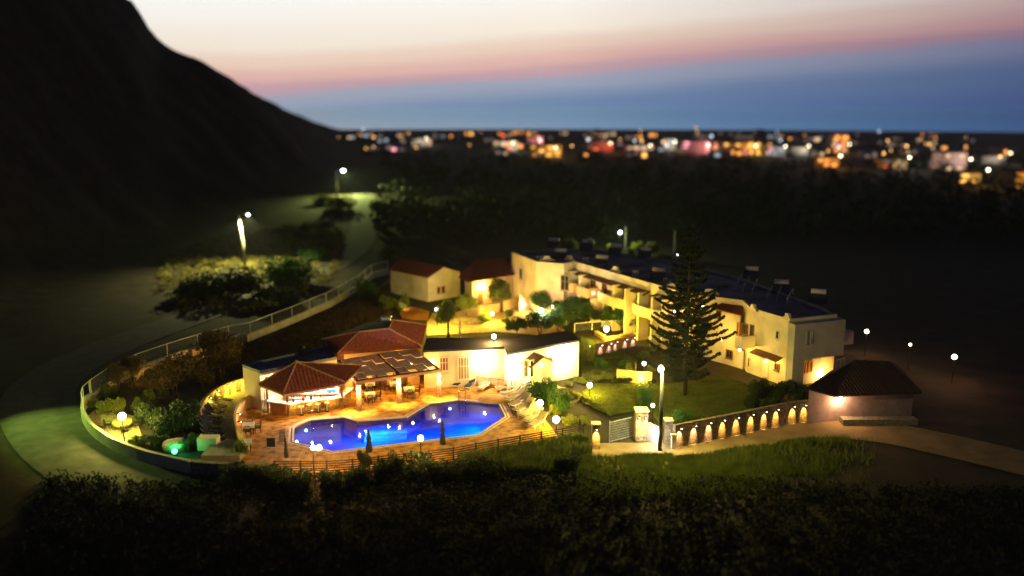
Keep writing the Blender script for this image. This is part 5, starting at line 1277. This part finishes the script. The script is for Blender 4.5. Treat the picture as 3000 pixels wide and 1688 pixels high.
while k<55000:
    x,y=rnd.uniform(min(xs)-3,max(xs)),rnd.uniform(min(ys)-3,max(ys)+2)
    if rnd.random()>dens(x,y):continue
    hh=.42*rnd.uniform(.4,1.3);a=rnd.uniform(0,6.28);wx,wy=math.cos(a)*.03,math.sin(a)*.03;j=len(m.v);m.v+=[(x-wx,y-wy,-.03),(x+wx,y+wy,-.03),(x+rnd.gauss(0,.25)*hh,y+rnd.gauss(0,.25)*hh,hh)];m.f.append((j,j+1,j+2));k+=1
tag(m.build('grass',mat('blade_verge',(.14,.18,.025),(.075,.10,.015),1,.8,transl=.3)),'lush bright green grass on the verge before the gate and road','grass',kind='stuff')
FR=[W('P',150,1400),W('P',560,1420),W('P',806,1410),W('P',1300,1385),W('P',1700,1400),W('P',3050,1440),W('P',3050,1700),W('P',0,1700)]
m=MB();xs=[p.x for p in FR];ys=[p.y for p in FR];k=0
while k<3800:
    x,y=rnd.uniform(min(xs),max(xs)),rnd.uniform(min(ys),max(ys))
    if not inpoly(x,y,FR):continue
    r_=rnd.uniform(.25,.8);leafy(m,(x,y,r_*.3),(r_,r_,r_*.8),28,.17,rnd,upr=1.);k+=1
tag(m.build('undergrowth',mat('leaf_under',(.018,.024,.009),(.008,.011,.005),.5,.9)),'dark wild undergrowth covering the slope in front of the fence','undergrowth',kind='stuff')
grass('grass',LAWN,52000,.11,mat('blade_lawn',(.13,.15,.02),(.08,.10,.014),.8,.8,transl=.3),'short olive green lawn grass around the big pine',wid=.03)
grass('grass',LAWN2,12000,.12,MATS['blade_lawn'],'short grass on the small upper lawn',wid=.03)
# dry scrub on the hillside
SC=[W('I',250,1000),W('I',700,800),W('I',1300,700),W('I',1850,640),W('I',1980,800),W('I',1900,1080),W('I',1800,1240),W('I',1450,1400),W('I',1100,1500),W('I',500,1500),W('I',200,1300)]
m=MB();xs=[p.x for p in SC];ys=[p.y for p in SC];k=0
while k<1100:
    x,y=rnd.uniform(min(xs),max(xs)),rnd.uniform(min(ys),max(ys))
    if not inpoly(x,y,SC):continue
    r_=rnd.uniform(.3,1.0);leafy(m,(x,y,r_*.3+gz(x,y)),(r_,r_,r_*.7),46,.24,rnd);k+=1
tag(m.build('scrub',mat('leaf_scrub',(.26,.23,.05),(.13,.11,.025),.3,.8,transl=.2)),'dry yellow scrub covering the slope under the near street lamp','scrub',kind='stuff')
bush('BG',BG,'I',1480,1230,560,300,'broad dark green bush on the slope right of the near street lamp',1.6,1.9)
bush('BG',BG,'I',1700,1010,330,170,'green bush behind the broad one, towards the valley road',1.6,1.9)
bush('BD',BD,'I',800,1330,800,260,'huge dark bush mass on the slope left of the mesh fence',1.8,1.8)
bush('BD',BD,'I',1350,1420,400,200,'dark scrubby bush above the road wall',1.8,1.8)
bush('BY',BY,'I',1900,520,300,130,'yellow lit bush under the far street lamp',.9,.9)
bush('BY',BY,'I',1750,470,220,90,'faint lit bush left of the far street lamp',.9,.9)
bush('BY',BY,'I',2260,520,200,90,'lit bush at the far end of the valley road',.9,.9)
bush('BO',BO,'I',2400,960,300,110,'olive bush at the corner behind the mesh fence end',1.2,1.2)
# dark slope inside the road wall: scrub cover
GS=[W('P',560,1010),W('P',700,1020),W('P',880,960),W('P',1050,880),W('P',1140,830),W('P',1150,960),W('P',1000,1010),W('P',900,1040),W('P',740,1090),W('P',620,1120),W('P',420,1150),W('P',330,1120),W('P',430,1060)]
grass('undergrowth',GS,14000,.45,mat('leaf_dry2',(.10,.055,.02),(.05,.03,.012),.5,.9,transl=.2),'brown dry undergrowth on the bank between the road wall and the restaurant',wid=.04,lean=.6)
OB=[W('D',440,800),W('D',560,740),W('D',760,790),W('D',740,880),W('D',480,870)]
grass('groundcover',OB,9000,.22,mat('orange_cover',(.42,.17,.03),(.28,.11,.02),.8,.9),'orange lit ground cover on the bank beside the globe lamp',wid=.05,lean=.6)
# reeds by the reception
# ---- tall layered pine
b=W('X',1722,995);H_=Zat(b,'X',1722,565)
pine=thing('pine_tree','tall layered araucaria pine with upswept branches standing on the lawn','pine tree',b)
MB().tube([(0,0,0),(.02,0,H_*.4),(-.03,0,H_*.8),(0,0,H_)],[.22,.16,.08,.02],10).build('trunk',barkp,pine,True)
rp_=random.Random(9);br=MB();nd=MB();z_=1.9;wh=0
while z_<H_-.5:
    f=(z_-1.9)/(H_-1.9);Lb=(4.8*(1-f)**.85+.4)*min(1,.62+f*1.6)*rp_.uniform(.85,1.1);nb=rp_.choice((5,6,7)) if f<.7 else 5
    for k in range(nb):
        w_=2*math.pi*k/nb+wh*.5+rp_.uniform(-.4,.4);L_=Lb*rp_.uniform(.6,1.15);d=Vector((math.cos(w_),math.sin(w_),0));pts=[Vector((0,0,z_))+d*L_*t+Vector((0,0,L_*(-.10*math.sin(t*3.0)+.20*t*t))) for t in (0,.25,.5,.75,1)]
        br.tube(pts,[.05,.04,.03,.02,.008],5)
        side=Vector((-d.y,d.x,0));ns=int(16*L_/3)+3
        for j in range(ns):
            t=.22+.78*j/ns;p=pts[0].lerp(pts[-1],t);i=min(3,int(t*4));p=pts[i].lerp(pts[i+1],t*4-i)
            for s in(-1,1):
                sl_=(.50*(1.15-t))*rp_.uniform(.7,1.2)*min(1,.35+L_/3);e=p+side*s*sl_+d*sl_*.55+Vector((0,0,sl_*.3))
                for q in range(8):
                    c_=p.lerp(e,(q+.5)/8)+Vector((rp_.gauss(0,.03),rp_.gauss(0,.03),rp_.gauss(0,.05)));ss=.13
                    u=Vector((rp_.gauss(0,1),rp_.gauss(0,1),rp_.gauss(0,1))).normalized();v=u.orthogonal().normalized();kk=len(nd.v)
                    nd.v+=[tuple(c_-v*.05-u*ss),tuple(c_+v*.05-u*ss),tuple(c_+u*ss)];nd.f.append((kk,kk+1,kk+2))
    z_+=(.66 if f<.75 else .5)*rp_.uniform(.7,1.25);wh+=1
br.build('branches',barkp,pine);nd.build('crown',mat('needle',(.020,.030,.012),(.010,.016,.007),1,.8),pine)
# thin utility poles near the car park
pole('utility_pole','thin pale pole standing left beyond the blue roof',W('E',1402,200),Zat(W('E',1402,200),'E',1400,-60),.10,.07,concrete)
pole('utility_pole','thin grey pole just left of the pine top, beyond the blue roof',W('E',1932,230),Zat(W('E',1932,230),'E',1930,-20),.10,.07,concrete)
pole('utility_pole','thin dark post in front of the yellow garden wall',W('N',1165,1210),Zat(W('N',1165,1210),'N',1160,860),.05,.05,woodd)
# courtyard rockery, barrel posts
o=MB().lathe([(2.1,0),(2.0,.35),(1.5,.7),(.8,.9),(.001,.95)],n=18).build('rockery',stone);o.location=W('D',1180,900);o.scale=(1.1,.6,.8);tag(o,'brown stone rockery mound between the courtyard trees','rockery')
pole('chimney_pot','slim white chimney rising behind the black reception roof',W('D',1095,1060),Zat(W('D',1095,1060),'D',1095,870),.13,.10,white,'chimney')
# lit fragments of stone wall by the mesh fence
for i,(u0,v0,u1,v1) in enumerate(((1295,665,1470,610),(1830,465,1955,425))):
    a,b_=W('K',u0,v0),W('K',u1,v1);o=MB().band([a+Vector((0,-.6,0)),b_+Vector((0,-.6,0))],0,.9,.3).build('stone_wall',stone);tag(o,['left','right'][i]+' short stretch of rough stone wall catching light below the mesh fence','wall')
    c_=(a+b_)/2;MB().box((c_.x+1.3,c_.y-2.6,.2),(.12,.12,.4)).build('uplight',metalb,o);light('uplight_lamp',(c_.x+1.3,c_.y-2.6,.5),22,WARM2,.08,o)
# ================================================================== the town on the coast, each house a thing
rt=random.Random(21)
twall=[mat('town_white',(.50,.48,.45)),mat('town_pink',(.50,.32,.30)),mat('town_ochre',(.50,.36,.18)),mat('town_grey',(.25,.27,.33))]
twn=['white','pink','ochre','grey']
lits={'warm orange':((1.,.36,.07),3.4),'pale cream':((1.,.66,.36),2.0),'rosy pink':((1.,.35,.42),3.4),'amber':((1.,.50,.10),3.6),'cool white':((.65,.75,.85),1.1),'red':((1.,.14,.05),3.6),'dim':((.5,.35,.3),.8)}
lm={k:emis('town_window_'+k.replace(' ','_'),c,s*.7) for k,(c,s) in lits.items()}
def house(xn,yn,wn,hn,wi,lk,label,fl=2,group=None,dep=10):
    "xn,yn base in the 2576 wide sketch; wn,hn its size there"
    b=W('X',xn,yn);sc_=prj(b.x,b.y,0)[2]/F/.8587;w_=wn*sc_;h_=max(hn*.72*sc_,3.5)
    t=thing('town_house',label,'house',b,0,group or 'houses of the distant town')
    MB().box((0,dep/2,h_/2),(w_,dep,h_)).build('wall',twall[wi],t)
    MB().add([(-w_/2-.3,-.3,h_+.003),(w_/2+.3,-.3,h_+.003),(w_/2+.3,dep+.3,h_+.003),(-w_/2-.3,dep+.3,h_+.003),(0,dep/2,h_+h_*.22)],[(3,2,1,0),(0,1,4),(1,2,4),(2,3,4),(3,0,4)]).build('roof',twall[3] if wi%2 else tile,t)
    n_=max(2,int(w_/3.4));fh=h_/fl;got=0
    for f in range(fl):
        for k in range(n_):
            if rt.random()<.6 or (f==fl-1 and k==n_-1 and not got):
                got=1;MB().box((-w_/2+(k+rt.uniform(.35,.65))*w_/n_,-.03,(f+rt.uniform(.4,.6))*fh),(w_/n_*rt.uniform(.25,.8),.06,fh*rt.uniform(.3,.7))).build('window',lm[lk if rt.random()<.8 else rt.choice(list(lm))],t)
    if fl>1:  # lamp added before each larger house so its facade glows
        MB().tube([(w_*.3,-7,0),(w_*.3,-7,5)],.12,5).build('added_yard_post',metalb,t);MB().ball((w_*.3,-7,5.2),.35).build('added_yard_lamp',gl_warm,t)
        light('added_yard_light',(b.x+w_*.3,b.y-7,5.2),420,{'warm orange':ORG,'rosy pink':(1.,.4,.4),'amber':WARM,'red':(1.,.2,.08)}.get(lk,WHT),.4,t)
    return t
SP=[(1060,366,50,22,0,'pale cream','distant white house with cream windows, first bright one from the hill'),
(1272,380,62,34,0,'pale cream','distant white building with cream windows left of the rosy one'),
(1345,372,40,40,1,'rosy pink','distant tall building with rosy windows and a white top'),
(1372,395,80,40,2,'amber','distant ochre building glowing amber'),
(1515,382,56,32,1,'red','distant building glowing red orange near the middle of the coast'),
(1610,388,70,28,1,'pale cream','distant pink building with pale windows'),
(1682,378,34,38,0,'cool white','distant slim white building between two pale houses'),
(1752,388,74,44,1,'rosy pink','distant large building glowing pink, left of the long amber one'),
(1858,390,110,42,2,'amber','distant long building glowing amber, the brightest of the coast'),
(1950,392,50,30,3,'cool white','distant grey building right of the long amber one'),
(2010,390,44,26,0,'pale cream','distant small cream house right of the grey one'),
(2112,385,40,62,1,'warm orange','distant tall narrow building with orange windows'),
(2080,420,60,30,2,'warm orange','distant ochre house below the tall narrow building'),
(2250,425,60,30,2,'dim','distant ochre house on the right slope of the town'),
(2400,430,60,62,1,'pale cream','distant pale building group at the right of the town'),
(2440,462,52,30,0,'amber','distant cream house below the pale group at the right'),
(2500,412,60,24,0,'dim','distant low house near the right edge'),
(2570,478,36,60,2,'amber','bright amber building cut by the right edge of the picture')]
for xn,yn,wn,hn,wi,lk,lab in SP:house(xn,yn,wn,hn,wi,lk,lab,3 if hn>38 else 2)
kinds=[('dim',.55),('pale cream',.15),('warm orange',.15),('cool white',.15)]
for i in range(105):
    xn=rt.uniform(840,2560);sl=max(0,(xn-1900)/700)*60;yn=rt.choice((rt.uniform(338,352),rt.uniform(345,400)))+sl*rt.random()
    lk=rt.choices([k for k,_ in kinds],[w for _,w in kinds])[0];wi=rt.randrange(4)
    third='near the foot of the hill' if xn<1400 else ('in the middle of the coast' if xn<2000 else 'on the right of the coast')
    house(xn,yn,rt.uniform(18,46),rt.uniform(9,18),wi,lk,f'small distant {twn[wi]} house with {lk} windows {third}',1,f'small {twn[wi]} town houses with {lk} windows {third}',dep=8)
# dark woods between the town and the compound
m=MB();rw=random.Random(31);k=0
while k<900:
    xn=rw.uniform(960,2700);yn=rw.uniform(395,600)
    p=W('X',xn,yn)
    if p.y<150:continue
    s_=rw.uniform(1.2,3.2)
    leafy(m,(p.x,p.y,s_*.8),(s_,s_,s_),26,s_*.55,rw);k+=1
tag(m.build('woods',leafm[2]),'dark wooded plain between the resort and the lit coast town','woods',kind='stuff')
proto_l=None
for i in range(46):
    xn=rt.uniform(830,2570);sl=max(0,(xn-1900)/700)*70;p=W('X',xn,rt.uniform(342,412)+sl*rt.random());cool=rt.random()<.18
    cn='cool white' if cool else 'warm';key='c' if cool else 'w';th='near the foot of the hill' if xn<1400 else ('in the middle of the coast' if xn<2000 else 'on the right of the coast')
    lb=f'tiny {cn} street lamp of the distant town {th}'
    if proto_l is None:proto_l={}
    if key not in proto_l:
        t=thing('street_lamp',lb,'street lamp',p,0,lb+' group');MB().tube([(0,0,0),(0,0,7.)],.12,5).build('pole',metalg,t)
        MB().ball((0,0,7.2),.42,8,6).build('lamp_head',emis('far_lamp_'+key,(.7,.85,1.) if cool else (1.,.50,.14),4.5),t);proto_l[key]=t
    else:dup(proto_l[key],p,0,lb,rt.uniform(.7,1.3),lb+' group')
for o in list(COL.objects):
    if 'world_parts' in o:del o['world_parts']

hb=MB();hb.prism([(-700,-60),(900,-60),(1500,1600),(-1500,1600)],-5,140)
m,n2,o2=nt('haze');v=n2.nodes.new('ShaderNodeVolumePrincipled');v.inputs['Color'].default_value=(.8,.87,1,1);v.inputs['Density'].default_value=.00016;n2.links.new(v.outputs[0],o2.inputs['Volume'])
hz=hb.build('haze',m);hz['kind']='stuff'
C.cycles.volume_bounces=0
C.view_settings.view_transform='Standard';C.view_settings.look='None';C.view_settings.gamma=1;C.view_settings.exposure=0
C.cycles.use_denoising=True;C.cycles.max_bounces=6;C.cycles.diffuse_bounces=3;C.cycles.glossy_bounces=3;C.cycles.transparent_max_bounces=12
C.cycles.sample_clamp_indirect=6;C.cycles.caustics_reflective=False;C.cycles.caustics_refractive=False;C.cycles.use_light_tree=True
